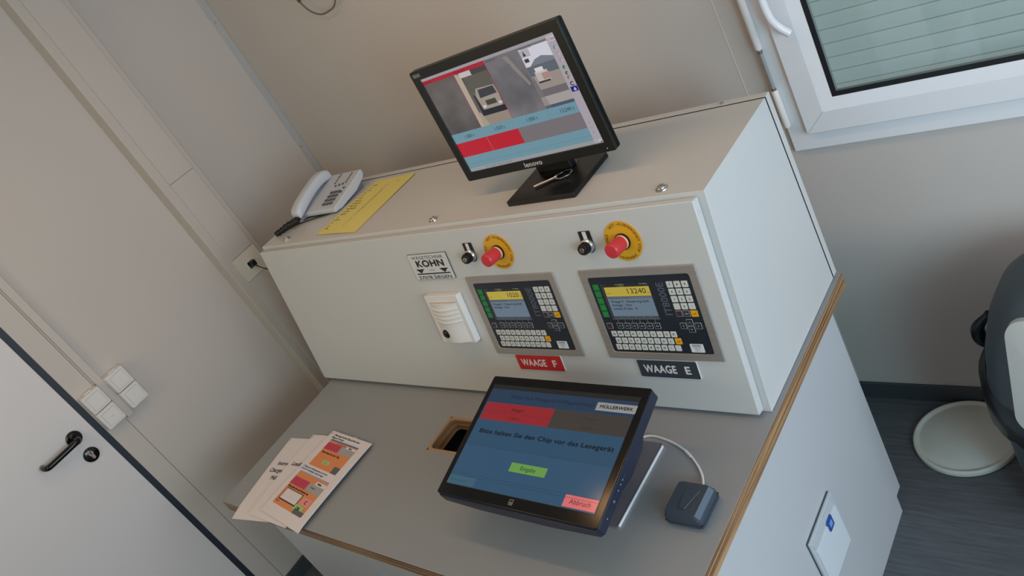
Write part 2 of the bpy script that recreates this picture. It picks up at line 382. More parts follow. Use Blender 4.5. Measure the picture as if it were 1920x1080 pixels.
nt = glass.node_tree; nt.nodes.clear(); out = nt.nodes.new('ShaderNodeOutputMaterial'); mx = nt.nodes.new('ShaderNodeMixShader'); tr = nt.nodes.new('ShaderNodeBsdfTransparent'); gl = nt.nodes.new('ShaderNodeBsdfGlossy'); fr = nt.nodes.new('ShaderNodeFresnel')
tr.inputs[0].default_value = (*lin((240, 244, 244)), 1); gl.inputs['Roughness'].default_value = .01; fr.inputs[0].default_value = 1.5
nt.links.new(fr.outputs[0], mx.inputs[0]); nt.links.new(tr.outputs[0], mx.inputs[1]); nt.links.new(gl.outputs[0], mx.inputs[2]); nt.links.new(mx.outputs[0], out.inputs[0])
m = MB(); m.box(X0 + i1, X1 - i1, .661, .665, Z0 + i1, Z1 - i1, glass); m.build('glass_pane', win, smooth=False)
# closed roller shutter outside the pane, with a daylight glow put in as emission
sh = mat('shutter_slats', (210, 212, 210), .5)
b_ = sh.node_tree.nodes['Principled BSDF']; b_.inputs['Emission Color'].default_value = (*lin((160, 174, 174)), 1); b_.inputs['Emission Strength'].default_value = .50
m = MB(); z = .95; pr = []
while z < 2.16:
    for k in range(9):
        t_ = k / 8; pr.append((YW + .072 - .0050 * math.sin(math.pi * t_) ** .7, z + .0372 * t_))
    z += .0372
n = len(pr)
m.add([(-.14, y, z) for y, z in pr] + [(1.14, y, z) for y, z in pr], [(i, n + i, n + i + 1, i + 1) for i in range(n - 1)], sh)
gk = mat('shutter_groove_shade', (150, 162, 160), .6); g2 = gk.node_tree.nodes['Principled BSDF']; g2.inputs['Emission Color'].default_value = (*lin((140, 156, 154)), 1); g2.inputs['Emission Strength'].default_value = .45; z = .95  # strips paint the shade in the grooves, softened by added emission
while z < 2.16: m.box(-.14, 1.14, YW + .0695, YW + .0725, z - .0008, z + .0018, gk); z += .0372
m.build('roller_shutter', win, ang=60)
# handle on the sash
m = MB(); m.xf = frame3((0, 0, 0), (1, 0, 0), (0, 0, 1), (0, -1, 0)); m.rbox(-.080, -.050, 1.385, 1.450, -ys, -ys + .010, .008, M_white); m.xf = Matrix()
m.tube([(-.065, .632, 1.418), (-.065, .606, 1.418), (-.065, .598, 1.40), (-.0655, .598, 1.36), (-.062, .600, 1.325), (-.053, .606, 1.300), (-.037, .612, 1.277)], lambda u: .0085 + .0012 * u, M_white, 12)
m.build('window_handle', win)
# crank rod of the shutter
R_ = thing('shutter_crank_rod', 'thin metal crank rod with white plastic sleeves hanging beside the window frame', 'crank rod', (-.1385, .648, 1.02))
m = MB(); m.lathe([(.0075, 0), (.0088, .004), (.0088, .104), (.0070, .108)], M_off, 16); m.build('lower_sleeve', R_)
m = MB(); m.lathe([(.0075, .222), (.0095, .226), (.0095, .60), (.0070, .61)], M_off, 16); m.build('upper_sleeve', R_)
m = MB(); m.lathe([(.0048, .10), (.0048, 1.2)], mat('grey_metal_rod', (165, 168, 170), .32, metal=.35), 14)
m.lathe([(.0066, .106), (.0066, .114)], M_chrome, 14); m.lathe([(.0066, .212), (.0066, .220)], M_chrome, 14); m.build('rod', R_)
m = MB(); m.box(-.008, .008, .0, .028, 1.16, 1.19, M_off); m.build('bracket', R_, bevel=.002)
# loop of cable high on the back wall
m = MB(); g_ = mat('cable_grey_brown', (112, 106, 96), .5)
m.tube([(-1.635, .672, 1.93), (-1.628, .655, 1.86), (-1.613, .648, 1.812), (-1.588, .645, 1.774), (-1.548, .645, 1.7495), (-1.500, .645, 1.748), (-1.462, .648, 1.757), (-1.432, .652, 1.79), (-1.42, .66, 1.85), (-1.42, .672, 1.92)], .0030, g_, 10)
m.tube([(-1.629, .66, 1.90), (-1.622, .652, 1.835), (-1.614, .649, 1.812)], .0052, mat('cable_boot', (70, 68, 64), .5), 10)
tag(m.build('cable'), 'grey cable hanging in a loop at the top of the back wall', 'cable')

# ------------------------------------------------------------------ desk
DK = thing('desk', 'grey console desk with plywood edges and pale panels, standing under the control cabinet', 'desk', (0, 0, 0))
x0, x1, y0, y1 = -1.609, .0108, -.6436, .356; hx0, hx1, hy0, hy1 = -.909, -.62, -.331, -.211
m = MB()
def slab(a, b, c, d_):
    m.box(a, b, c, d_, DT - .039, DT - .0012, M_ply); m.box(a, b, c, d_, DT - .0012, DT, M_lam)
slab(x0, hx0, y0, y1); slab(hx1, x1, y0, y1); slab(hx0, hx1, y0, hy0); slab(hx0, hx1, hy1, y1)
m.build('desktop', DK, smooth=False)
m = MB(); m.box(x1, x1 + .0004, y0, y1, DT - .004, DT - .0030, mat('ply_glue_line', (70, 42, 24), .6)); m.box(x0, x1, y0 - .0004, y0, DT - .0032, DT - .0012, mat('ply_glue_line', (70, 42, 24), .6)); m.build('edge_line', DK, smooth=False)
m = MB(); m.ring(rr(hx0, hx1, hy0, hy1, .014), rr(hx0 + .008, hx1 - .008, hy0 + .008, hy1 - .008, .016), DT - .040, DT + .0006, M_ply); m.build('opening_rim', DK, bevel=.001)
m = MB(); m.box(hx0 - .01, hx1 + .01, hy0 - .01, hy1 + .01, DT - .085, DT - .080, M_dark); m.frame(hx0 - .01, hx1 + .01, hy0 - .01, hy1 + .01, .004, DT - .080, DT - .0395, M_dark)
m.build('opening_floor', DK, smooth=False)
zt = DT - .0392
side = [(y, z) for y, z in ((-.585, 0), (.253, 0), (.253, .063), (.2878, .063), (.2878, zt), (-.585, zt))]
m = MB(); m.xf = frame3((-.030, 0, 0), (0, 1, 0), (0, 0, 1), (1, 0, 0)); m.prism(side, 0, .020, M_front); m.build('right_side_panel', DK, bevel=.001)
m = MB(); m.xf = frame3((-1.511, 0, 0), (0, 1, 0), (0, 0, 1), (1, 0, 0)); m.prism(side, 0, .019, M_front); m.build('left_side_panel', DK, bevel=.001)
m = MB(); m.box(-1.49, -.031, .262, .28, .07, zt, M_front); m.build('rear_panel', DK)
m = MB(); m.box(-1.49, -.031, -.56, -.54, 0, .08, M_front); m.build('plinth', DK)
for a in (-1.511, -1.011, -.511):
    m = MB(); m.box(a + .0015, a + .4985 + (.001 if a > -.6 else 0), -.604, -.586, .08, zt - .002, M_front); m.build('cabinet_door', DK, bevel=.001)
# vent cover on the right side panel
V = thing('vent_cover', 'flat white louvred vent cover with small blue badge on the right side of the desk', 'vent cover', frame3((-.0099, -.104, .35), (0, 1, 0), (0, 0, 1), (1, 0, 0)))
m = MB(); m.rbox(-.076, .076, -.095, .081, 0, .004, .002, mat('vent_shadow_gap', (70, 78, 84), .6)); m.rbox(-.0755, .0755, -.0945, .0800, .004, .010, .002, M_vent); m.build('frame', V, bevel=.001)
m = MB()
for k in range(18):
    z = .044 - k * .0072
    m.add([(-.066, z, .010), (.066, z, .010), (.066, z - .0062, .014), (-.066, z - .0062, .014), (.066, z - .0066, .010), (-.066, z - .0066, .010)], [(0, 3, 2, 1), (3, 5, 4, 2), (0, 5, 3), (1, 2, 4)], M_vent)
m.build('louvre', V, smooth=False)
m = MB(); m.rbox(-.068, .068, .052, .072, .010, .0125, .004, M_vent); m.build('top_band', V, bevel=.001)
m = MB(); m.rbox(.006, .032, .022, .056, .010, .016, .003, mat('badge_blue', (38, 84, 158), .35)); m.rbox(.012, .026, .030, .046, .016, .0163, .002, mat('badge_light', (120, 160, 215), .4)); m.build('badge', V)

# ------------------------------------------------------------------ control cabinet
CB = thing('control_cabinet', 'long light grey sheet steel control cabinet with sloping front, standing on the desk', 'control cabinet', (0, 0, 0))
XL = -1.648; db = .0991; L = .50483
prof = [(-.0991, DT + .001), (.3326, DT + .001), (.3326, CT), (0, CT)]
m = MB(); m.xf = frame3((XL, 0, 0), (0, 1, 0), (0, 0, 1), (1, 0, 0)); m.prism(prof, 0, -XL, M_cab); m.build('body', CB, bevel=.0015)
m = MB(); m.box(XL + .0005, -.0005, .3322, .3374, DT + .003, CT - .0006, M_dark); m.build('gap_shade', CB, smooth=False)  # black strip standing in for the shade inside the gap
m = MB(); m.box(XL, .0, .3372, .3568, DT + .001, CT + .001, M_cab); m.build('back_panel', CB, bevel=.0008)
for x in (-1.5255, -.8005, -.1058):
    m = MB(); m.xf = Matrix.Translation((x, .026 if x > -1 else .028, CT)); m.lathe([(.0135, 0), (.0130, .0018), (.0098, .0034), (.0092, .0056), (.0076, .0070), (.0042, .0072), (.0038, .0048), (0, .0048)], mat('bolt_nickel', (200, 196, 190), .22, metal=1), 28); m.build('lid_bolt', CB)
m = MB(); m.xf = Matrix.Translation((-.106, .3458, CT)); m.lathe([(.005, 0), (.0048, .0025), (.003, .004), (0, .0042)], M_chrome, 16); m.build('back_screw', CB)
EX = Vector((1, 0, 0)); SL = Vector((0, -db, -(CT - DT))).normalized(); NN = Vector((0, -(CT - DT), db)).normalized()
TD = .0231
def DF(x, s, t=TD, rot=0):          # frame on the sloping front: x along it, s down the slope from the top edge, t out of it
    o = Vector((0, 0, CT)) + EX * x + SL * s + NN * t
    M = frame3(o, EX, -SL, NN)
    return M @ Matrix.Rotation(rot, 4, 'Z')
m = MB(); m.rbox(-1.637, -.0159, -.4978, -.0097, .0012, TD - .0003, .003, M_cab, seg=3)
fd = m.build('front_door', CB, Mx=frame3((0, 0, CT), EX, -SL, NN), bevel=.0028, seg=3)
for s in (.036, .463):
    m = MB(); m.xf = frame3((-.0158, -s, TD * .55), (0, 1, 0), (0, 0, 1), (1, 0, 0)); m.lathe([(.0042, 0), (.0042, .0005), (.003, .0012), (0, .0014)], M_cab, 16); m.build('hinge_cap', fd)

# ------------------------------------------------------------------ weighing terminals
KG = mat('key_green', (36, 132, 62), .45); KW = mat('key_ivory', (212, 212, 208), .45); KO = mat('key_orange', (238, 168, 24), .45)
KT = mat('key_lettering', (30, 33, 40), .5); KL = mat('key_outline', (168, 172, 176), .5); KR = mat('key_dull_red', (70, 40, 54), .45)
PX = lambda *c: E(c)
def terminal(x, label, num, lines):
    g = thing('weighing_terminal', label, 'weighing terminal', DF(x, .2527), 'twin weighing terminals on the cabinet front')
    m = MB(); m.ring(rr(-.146, .146, -.1125, .1128, .002, 2), rr(-.128, .128, -.0955, .0945, .006, 2), 0, .0045, M_inox); m.build('steel_frame', g, bevel=.001)
    m = MB(); m.rbox(-.1275, .1275, -.0955, .0945, 0, .0030, .005, M_shell); m.text('IT8000E', .0600, -.003, .0245, mat('shell_print', (82, 90, 104), .5), z=.0033, rot=math.pi / 2, bold=.02, width=.080)
    for k in range(6): m.rect(-.0868 + k * .0195, -.0862 + k * .0195, -.0198, -.0112, .0033, KL)
    m.rect(-.098, .0265, -.0108, -.0102, .0033, KL)
    m.build('membrane', g)
    # display
    m = MB(); Z = .0032
    m.rect(-.0985, .0262, -.0103, .0775, Z, PX(34, 36, 40)); Z += .0001
    m.rect(-.0985, -.0955, -.0103, .0775, Z, PX(52, 58, 66))
    m.rect(-.0925, .0240, .0462, .0692, Z, PX(172, 154, 60)); m.rect(-.0930, .0240, -.0030, .0455, Z, PX(96, 112, 126)); m.rect(-.0930, .0240, -.0095, -.0032, Z, PX(60, 68, 76))
    Z += .0001; dk = PX(28, 30, 34); t2 = PX(150, 146, 110)
    for k in range(1, 6): m.rect(-.0930 + k * .0195, -.0924 + k * .0195, -.0095, -.0032, Z, PX(110, 120, 130))
    m.text(num, .0135, .0525, .0180, dk, z=Z, align='R', width=.0102 * len(num)); m.text('kg', .0150, .0525, .0075, PX(120, 110, 60), z=Z)
    m.rect(-.0885, -.0815, .0530, .0538, Z, dk); m.poly([(-.0815, .0530), (-.0795, .0560), (-.0785, .0560), (-.0805, .0530)], Z, dk); m.poly([(-.0885, .0530), (-.0900, .0560), (-.0890, .0560), (-.0877, .0530)], Z, dk)
    m.text('Max 60000 kg', -.060, .0738, .0042, t2, z=Z); m.text('e = 20 kg', -.055, .0700, .0040, t2, z=Z); m.text('1', -.090, .0738, .0042, t2, z=Z); m.text('Min 400 kg', .0215, .0738, .0042, t2, z=Z, align='R')
    m.rect(-.0925, .0240, .0400, .0455, Z, PX(84, 98, 110)); m.text('Wiegen - Normal - Terminal', -.0885, .0410, .0046, PX(34, 40, 52), z=Z + .0001)
    for k, s in enumerate(lines): m.text(s, -.0870, .0310 - k * .0088, .0080, PX(26, 32, 44), z=Z, bold=.012, width=len(s) * .0040)
    m.build('display', g, smooth=False)
    def key(cx, cy, w_, h_, mt, s='', tm=KT, ts=.0068, outline=False, drop=0):
        m = MB(); 
        if outline: m.rbox(-w_ / 2, w_ / 2, -h_ / 2, h_ / 2, 0, .0008, .001, KL, seg=2); m.rbox(-w_ / 2 + .0008, w_ / 2 - .0008, -h_ / 2 + .0008, h_ / 2 - .0008, .0008, .0010, .0008, mt, seg=2)
        else: m.rbox(-w_ / 2, w_ / 2, -h_ / 2, h_ / 2, 0, .0010, .001, mt, seg=2)
        if s == '<-': m.rect(-.0035, .0035, -.0016, -.0006, .0012, tm); m.rect(.0025, .0035, -.0006, .0020, .0012, tm)
        elif s in 'ULDR' and outline and s:
            a = {'U': 0, 'L': 90, 'D': 180, 'R': 270}[s]; m.xf = Matrix.Rotation(math.radians(a), 4, 'Z')
            m.poly([(-.0032, -.0014), (-.0024, -.0021), (0, .0003), (.0024, -.0021), (.0032, -.0014), (0, .0019)], .0012, tm)
        elif s: m.text(s, 0, -ts * .35, ts, tm, z=.0012, align='C', bold=.02)
        m.build('key', g, Mx=Matrix.Translation((cx, cy, .0030)), smooth=False)
    for k in range(5): key(-.1130, .0700 - k * .0169, .0155, .0148, KG, 'I' if k == 0 else ('-', '=', 'o', 'T')[k - 1], mat('key_green_print', (90, 170, 105), .5), .008)
    for r, row in enumerate(('789', '456', '123', '.0-')):
        for c, ch in enumerate(row): key(.0762 + c * .0177, .0710 - r * .0171, .0143, .0143, KW, ch)
    key(.0762, .0024, .0148, .0140, KR, '', outline=True); key(.0939, .0024, .0148, .0140, M_shell, 'AN', KL, .0062, outline=True); key(.1120, .0024, .0160, .0150, KO, '<-')
    for cx, cy, s in ((.0942, -.0186, 'U'), (.0766, -.0270, 'L'), (.1120, -.0270, 'R'), (.0938, -.0352, 'D')): key(cx, cy, .0148, .0145, M_shell, s, KL, outline=True)
    key(-.1132, -.0275, .0145, .0145, KR, '', outline=True)
    for k in range(6): key(-.0850 + k * .0195, -.0273, .0152, .0145, M_shell, 'F%d' % (k + 1), KL, .0062, outline=True)
    for k, ch in enumerate('QWERTZUIOP'): key(-.1090 + k * .0172, -.0478, .0138, .0140, KW, ch)
    for k, ch in enumerate('ASDFGHJKL'): key(-.1037 + k * .0171, -.0650, .0138, .0140, KW, ch)
    key(.0519, -.0646, .0155, .0148, KO, '<-')
    for k, ch in enumerate(['0', 'Y', 'X', 'C', 'V', 'B', 'N', 'M', '/', '']): key(-.1085 + k * .01715, -.0820, .0138, .0140, KW, ch)
    m = MB(); m.rbox(-.0158, .0158, -.0103, .0103, 0, .0006, .0015, mat('sticker_white', (220, 224, 228), .5)); ik = mat('sticker_ink', (70, 74, 96), .5)
    m.text('SYSTEC', 0, .0040, .0062, ik, z=.0008, align='C', bold=.02); m.text('Kalibrierung', 0, .0005, .0034, ik, z=.0008, align='C'); m.text('fällig am', 0, -.0030, .0034, ik, z=.0008, align='C'); m.text('2 0 1 7', 0, -.0082, .0048, ik, z=.0008, align='C')
    m.build('sticker', g, Mx=Matrix.Translation((.0915, -.0812, .0030)), smooth=False)
    return g
terminal(-.5670, 'steel-framed weighing terminal reading 1020 kg, above the red WAAGE F plate', '1020', ('Waage F : Steuerung läuft', 'Anlage : frei'))
terminal(-.1997, 'steel-framed weighing terminal reading 13240 kg, above the dark WAAGE E plate', '13240', ('Waage E : Steuerung läuft', 'Anlage : frei', 'Letzte Probe : 6'))

# ------------------------------------------------------------------ emergency stops
def arc_text(m, s, r, a_mid, size, mt, z, gap):
    n = len(s)
    for i, ch in enumerate(s):
        if ch == ' ': continue
        a = a_mid + (n - 1) / 2 * gap - i * gap
        m.text(ch, r * math.cos(a), r * math.sin(a), size, mt, z=z, align='C', rot=a - math.pi / 2, bold=.01)
def estop(x, label):
    g = thing('emergency_stop', label, 'emergency stop button', DF(x, .0789), 'emergency stop buttons on the cabinet front')
    m = MB(); m.prism(circ(.0455, 56), 0, .0012, M_yel); ik = mat('plate_lettering', (112, 84, 22), .5)
    arc_text(m, 'NOT-AUS', .036, math.radians(95), .0092, ik, .0014, .165); arc_text(m, 'EMERGENCY STOP', .036, math.radians(12), .0085, ik, .0014, .135)
    arc_text(m, 'EMERGENZA', .036, math.radians(272), .0085, ik, .0014, .135); arc_text(m, 'URGENCE', .036, math.radians(180), .0085, ik, .0014, .145)
    m.build('yellow_plate', g)
    m = MB(); m.lathe([(.0185, .0012), (.0185, .0050), (.0160, .0055)], M_blk, 36); m.build('collar', g)
    m = MB(); m.lathe([(.0162, .0050), (.0162, .0070), (.0150, .0088), (.0150, .0092)], mat('sleeve_light', (235, 190, 165), .35), 36); m.build('bright_ring', g)
    m = MB(); m.lathe([(.0150, .0088), (.0160, .016), (.0168, .038), (.0168, .043), (.0160, .0468), (.0138, .0490), (0, .0496)], M_btnred, 40); m.build('mushroom_button', g)
estop(-.5637, 'left emergency stop, red button on round yellow plate beside the name plate key switch')
estop(-.2013, 'right emergency stop, red button on round yellow plate near the right end of the cabinet')

# key switches
def kswitch(x, label):
    g = thing('key_switch', label, 'key switch', DF(x, .0815), 'black key switches on the cabinet front')
    m = MB(); m.prism([(-.0155, .0335), (-.0155, -.003)] + [(.0155 * math.cos(math.radians(a)), -.003 + .0155 * math.sin(math.radians(a))) for a in range(195, 346, 15)] + [(.0155, -.003), (.0155, .0335)], 0, .0018, M_blk)
    m.build('legend_plate', g, bevel=.0004)
    m = MB(); m.box(-.0050, .0050, .0125, .0325, .0018, .0022, mat('legend_white', (222, 222, 222), .5)); m.build('legend_strip', g)
    m = MB(); m.lathe([(.0162, .0018), (.0162, .0065), (.0140, .0095), (.0120, .0100)], mat('collar_silver', (205, 207, 210), .25, metal=.7), 32); m.build('collar', g)
    m = MB(); m.lathe([(.0126, .0090), (.0124, .0235), (.0110, .0262), (.0056, .0264)], M_blk, 28)
    for k in range(24):
        a = 2 * math.pi * k / 24; m.box(.0126 * math.cos(a) - .0005, .0126 * math.cos(a) + .0005, .0126 * math.sin(a) - .0005, .0126 * math.sin(a) + .0005, .010, .0225, M_blk)
    m.build('knob', g)
    m = MB(); m.lathe([(.0062, .0262), (.0058, .0270), (0, .0271)], M_chrome, 20); m.box(-.0006, .0006, -.0038, .0038, .0271, .0275, M_dark); m.build('lock_face', g)
kswitch(-.6590, 'key switch between the name plate and the left emergency stop')
kswitch(-.2930, 'key switch just left of the right emergency stop')

# name plates
def plate(name, x, s, w_, h_, label, cat, base, mk, rim=None, r=.004, group=None):
    g = MB(); g.rbox(-w_ / 2, w_ / 2, -h_ / 2, h_ / 2, 0, .0024, r, rim or base)
    g.rbox(-w_ / 2 + .0008, w_ / 2 - .0008, -h_ / 2 + .0008, h_ / 2 - .0008, .0024, .0027, r, base); mk(g)
    o = g.build(name, smooth=False); o.matrix_world = DF(x, s); return tag(o, label, cat, group)
silver = mat('plate_silver', (214, 216, 218), .4); ink = mat('plate_ink', (32, 33, 36), .5)
def mk_kohn(g):
    z = .0029
    g.text('WÄGETECHNIK', 0, .0225, .0132, ink, z=z, align='C', width=.126); g.text('KOHN', 0, .0005, .0262, ink, z=z, align='C', bold=.03, width=.112)
    g.text('G M B H', 0, -.0125, .0060, ink, z=z, align='C')
    for sx in (-1, 1): g.poly([(sx * .064, -.0060), (sx * .030, -.0060), (sx * .047, -.0185)][::(1 if sx < 0 else -1)][::-1], z, ink)
    g.rect(-.066, .066, -.0220, -.0185, z, ink); g.poly([(-.0022, -.0252), (.0022, -.0252), (0, -.0220)], z, ink)
    g.text('57078 SIEGEN', 0, -.0352, .0125, ink, z=z, align='C', bold=.01, width=.130)
plate('name_plate', -.8245, .1028, .154, .0752, 'silver name plate lettered KOHN with two scale pans, left on the cabinet front', 'sign', silver, mk_kohn, mat('plate_rim_dark', (70, 72, 75), .4), .001)
rimw = mat('plate_rim_white', (225, 225, 228), .4)
def waage(ch): return lambda g: (g.text('WAAGE', -.062, -.0095, .0275, mat('sign_letters', (225, 222, 224), .5), z=.0029, bold=.022, width=.084), g.text(ch, .041, -.0100, .0270, mat('sign_letters', (0, 0, 0)), z=.0029, bold=.022, width=.016))
plate('name_plate', -.5768, .3900, .153, .0455, 'red plate lettered WAAGE F under the left weighing terminal', 'sign', mat('sign_red', (196, 34, 40), .4), waage('F'), rimw, .003, 'WAAGE plates')
plate('name_plate', -.2002, .3910, .153, .0455, 'dark slate plate lettered WAAGE E under the right weighing terminal', 'sign', mat('sign_slate', (58, 64, 72), .4), waage('E'), rimw, .003, 'WAAGE plates')

# door station camera
I_ = thing('door_station', 'white intercom camera unit with ribbed speaker and black lens, left of the terminals', 'intercom', DF(-.8210, .2530))
m = MB(); m.rbox(-.065, .065, -.072, .072, 0, .0195, .004, M_off); m.build('housing', I_, bevel=.0025, seg=3)
m = MB(); n = 12; pv = []
for j in range(2):
    for i in range(n + 1):
        u = i / n; x = -.052 + .104 * u; y = (-.066, .050)[j]; pv.append((x, y, .0192 + .0110 * math.sin(math.pi * u) + .0006))
m.add(pv, [(i, i + 1, n + 2 + i, n + 1 + i) for i in range(n)], M_off)
m.add([(x, y, .0190) for x, y, z in pv[:n + 1]] + pv[:n + 1], [(i, i + 1, n + 2 + i, n + 1 + i) for i in range(n)], M_off)
m.add([(x, y, .0190) for x, y, z in pv[n + 1:]] + pv[n + 1:], [(i, n + 1 + i, n + 2 + i, i + 1) for i in range(n)], M_off)
m.build('curved_cover', I_)
for k in range(4):
    m = MB(); y = .036 - k * .0125
    m.tube([(-.050 + .10 * i / 8, y - .0030 * math.sin(math.pi * i / 8), .0198 + .0112 * math.sin(math.pi * (i + .16) / 8.3)) for i in range(9)], .0034, M_off, 8, smooth=False); m.build('speaker_rib', I_)
m = MB(); m.box(-.052, .052, .0505, .0520, .0195, .0200, mat('seam_warm', (190, 150, 130), .5)); m.rect(-.010, -.0096, -.066, -.018, .0308, mat('seam_faint', (200, 200, 205), .5)); m.build('seam', I_, smooth=False)
m = MB(); m.lathe([(.0175, .0225), (.0168, .0262), (.0138, .0270)], M_off, 32, (-.027, -.040)); m.build('lens_ring', I_)
m = MB(); m.lathe([(.0138, .0262), (.0124, .0300), (.0085, .0330), (0, .0342)], mat('lens_black', (12, 13, 20), .08), 28, (-.027, -.040)); m.build('lens', I_)

# ------------------------------------------------------------------ desktop monitor on the cabinet
RL = frame3((-.4578, .1110, 1.4702), (.9996, .0255, .0131), (-.0144, .0519, .9985), (.0247, -.9983, .0522))
MN = thing('desktop_monitor', 'black flat desktop monitor showing camera pictures, on top of the cabinet', 'monitor', Matrix.Translation((-.4578, .13, CT)))
inv = MN.matrix_world.inverted() @ RL
sw, shh = .2040, .1263
m = MB(); m.ring(rr(-.2262, .2262, -.1487, .1487, .005), rr(-sw, sw, -shh, shh, .001), -.016, .0035, M_blk)
m.prism(rr(-.2262, .2262, -.1487, .1487, .005), -.018, -.003, M_blk); bz = m.build('bezel', MN, Mx=inv, bevel=.0015)
m = MB(); a, b = rr(-.2225, .2225, -.145, .1455, .012), rr(-.15, .15, -.105, .10, .02); n = len(a)
m.add([(*q, -.018) for q in a] + [(*q, -.050) for q in b], [(i, n + i, n + (i + 1) % n, (i + 1) % n) for i in range(n)] + [tuple(n + i for i in range(n - 1, -1, -1))], M_blk); m.build('rear_shell', MN, Mx=inv)
m = MB(); m.text('lenovo', -.0325, -.1435, .0172, mat('logo_silver', (190, 190, 190), .4), z=.0038, bold=.02, width=.0555); m.build('logo', bz, smooth=False)
m = MB(); m.rect(-.2180, -.1935, .1335, .1425, .0038, mat('label_grey', (92, 104, 98), .5)); m.text('ThinkVision', -.2170, .1360, .0048, mat('label_light', (150, 160, 155), .5), z=.0040, width=.022); m.build('corner_label', bz, smooth=False)
m = MB()
for k in range(4): m.rect(.112 + k * .022, .120 + k * .022, -.1385, -.1375, .0038, mat('button_mark', (48, 50, 50), .5))
m.lathe([(.0010, .0036), (.0010, .0040), (0, .0041)], E((210, 215, 220)), 8, (.2065, -.1400)); m.build('button_marks', bz, smooth=False)
# picture on the screen
BL = (104, 140, 154)
m = MB(); z0 = -.0005; k = .00004
m.rect(-sw, sw, -shh, shh, z0, E((128, 122, 128)))
z = z0 + k
m.rect(-sw, .1795, -.1170, -.0235, z, E(BL)); m.rect(-sw, .1795, .1190, shh - .001, z, E((150, 145, 152))); m.rect(-sw, .1795, .1100, .1190, z, E((108, 104, 112)))
m.rect(.1795, sw, -shh, shh, z, E((160, 152, 160))); m.rect(-sw, .1795, -shh, -.1172, z, E((142, 146, 148)))
grey1 = noise_pixel('feed_tarmac_dark', (64, 62, 62), (104, 98, 96), 9); grey2 = noise_pixel('feed_tarmac_light', (82, 80, 84), (122, 118, 122), 8)
z += k
m.rect(-sw, 0, .1100, .1192, z, E((158, 32, 50)))
F = [(-sw, -.1003), (-.0997, -.0003), (.0003, .1000), (.1006, .1795)]; f0, f1 = -.0235, .1100
m.rect(*F[0], f0, f1, z, grey1); m.rect(*F[1], f0, f1, z, E((92, 86, 84))); m.rect(*F[2], f0, f1 + .004, z, grey2); m.rect(*F[3], f0, f1 + .004, z, E((198, 196, 206)))
z += k
m.quad((-.1475, -.0235, z), (-.1275, -.0235, z), (-.1245, .11, z), (-.1345, .11, z), E((96, 92, 92))) if False else None
# feed 2: truck in front of a hall
a, b = F[1]; 
m.rect(a, b, f0, .0300 - .028, z, E((142, 128, 116))); m.rect(a + .018, b, .080, .1100, z, E((66, 62, 60))); m.poly([(a, f0), (a + .014, f0), (a + .016, .106), (a + .004, .110), (a, .110)], z + k, E((170, 156, 140)))
m.rect(a + .014, a + .050, .098, .110, z + 2 * k, E((186, 178, 172))); m.rect(a + .020, b - .002, .060, .098, z + k, E((88, 84, 78)))
m.poly([(a + .034, .010), (b - .006, .012), (b - .002, .040), (b - .004, .064), (a + .040, .066), (a + .030, .050)], z + 2 * k, E((150, 140, 132)))
m.poly([(a + .040, .042), (b - .006, .044), (b - .008, .062), (a + .044, .062)], z + 3 * k, E((58, 60, 64))); m.rect(a + .026, b, .000, .014, z + 3 * k, E((36, 38, 44))); m.rect(a + .050, b - .018, .022, .034, z + 3 * k, E((64, 66, 54)))
m.rect(a + .036, a + .046, .018, .024, z + 4 * k, E((196, 190, 178))); m.rect(b - .014, b - .004, .018, .024, z + 4 * k, E((196, 190, 178)))
m.rect(a + .024, a + .040, .000, .052, z + 1 * k, E((46, 46, 50))); m.poly([(a + .010, f0), (a + .030, f0), (a + .020, .010), (a + .012, .012)], z + 3 * k, E((158, 146, 130)))
# feed 3: lane with a pale kerb
a, b = F[2]; m.poly([(a + .052, .112), (a + .066, .112), (b - .006, .040), (b - .012, .036)], z, E((128, 122, 122)))
m.poly([(a + .022, .060), (a + .060, .070), (a + .064, .095), (a + .030, .090)], z, E((100, 98, 104)))
# feed 4: yard with lorry, hills and sky
a, b = F[3]; m.rect(a, b, .052, .074, z, E((88, 96, 104))); m.poly([(a + .012, .074), (b, .074), (b, .082), (a + .050, .090), (a + .030, .086)], z, E((112, 116, 128)))
m.rect(a, b, .020, .052, z, E((146, 134, 128))); m.rect(a, b, f0, .020, z, E((104, 98, 104))); m.rect(a, b, -.0165, .004, z + k, E((156, 150, 146))); m.rect(a, b, f0, -.0165, z + k, E((72, 78, 100)))
m.rect(a + .014, a + .048, .036, .060, z + k, E((176, 168, 164))); m.rect(a + .018, a + .040, .056, .068, z + k, E((204, 200, 200))); m.rect(a + .030, a + .052, .040, .054, z + 2 * k, E((160, 130, 120))); m.rect(a + .014, a + .046, .034, .038, z + 2 * k, E((50, 52, 56)))
m.poly([(a, .050), (a + .006, .050), (a + .016, -.0235), (a, -.0235)], z + k, E((110, 106, 108))); m.rect(a + .000, a + .026, .096, .112, z + 2 * k, E((166, 162, 168))); m.poly([(a + .006, .098), (a + .014, .098), (a + .010, .110)], z + 3 * k, E((44, 44, 50))); m.rect(a + .004, a + .016, .084, .092, z + 3 * k, E((52, 54, 60)))
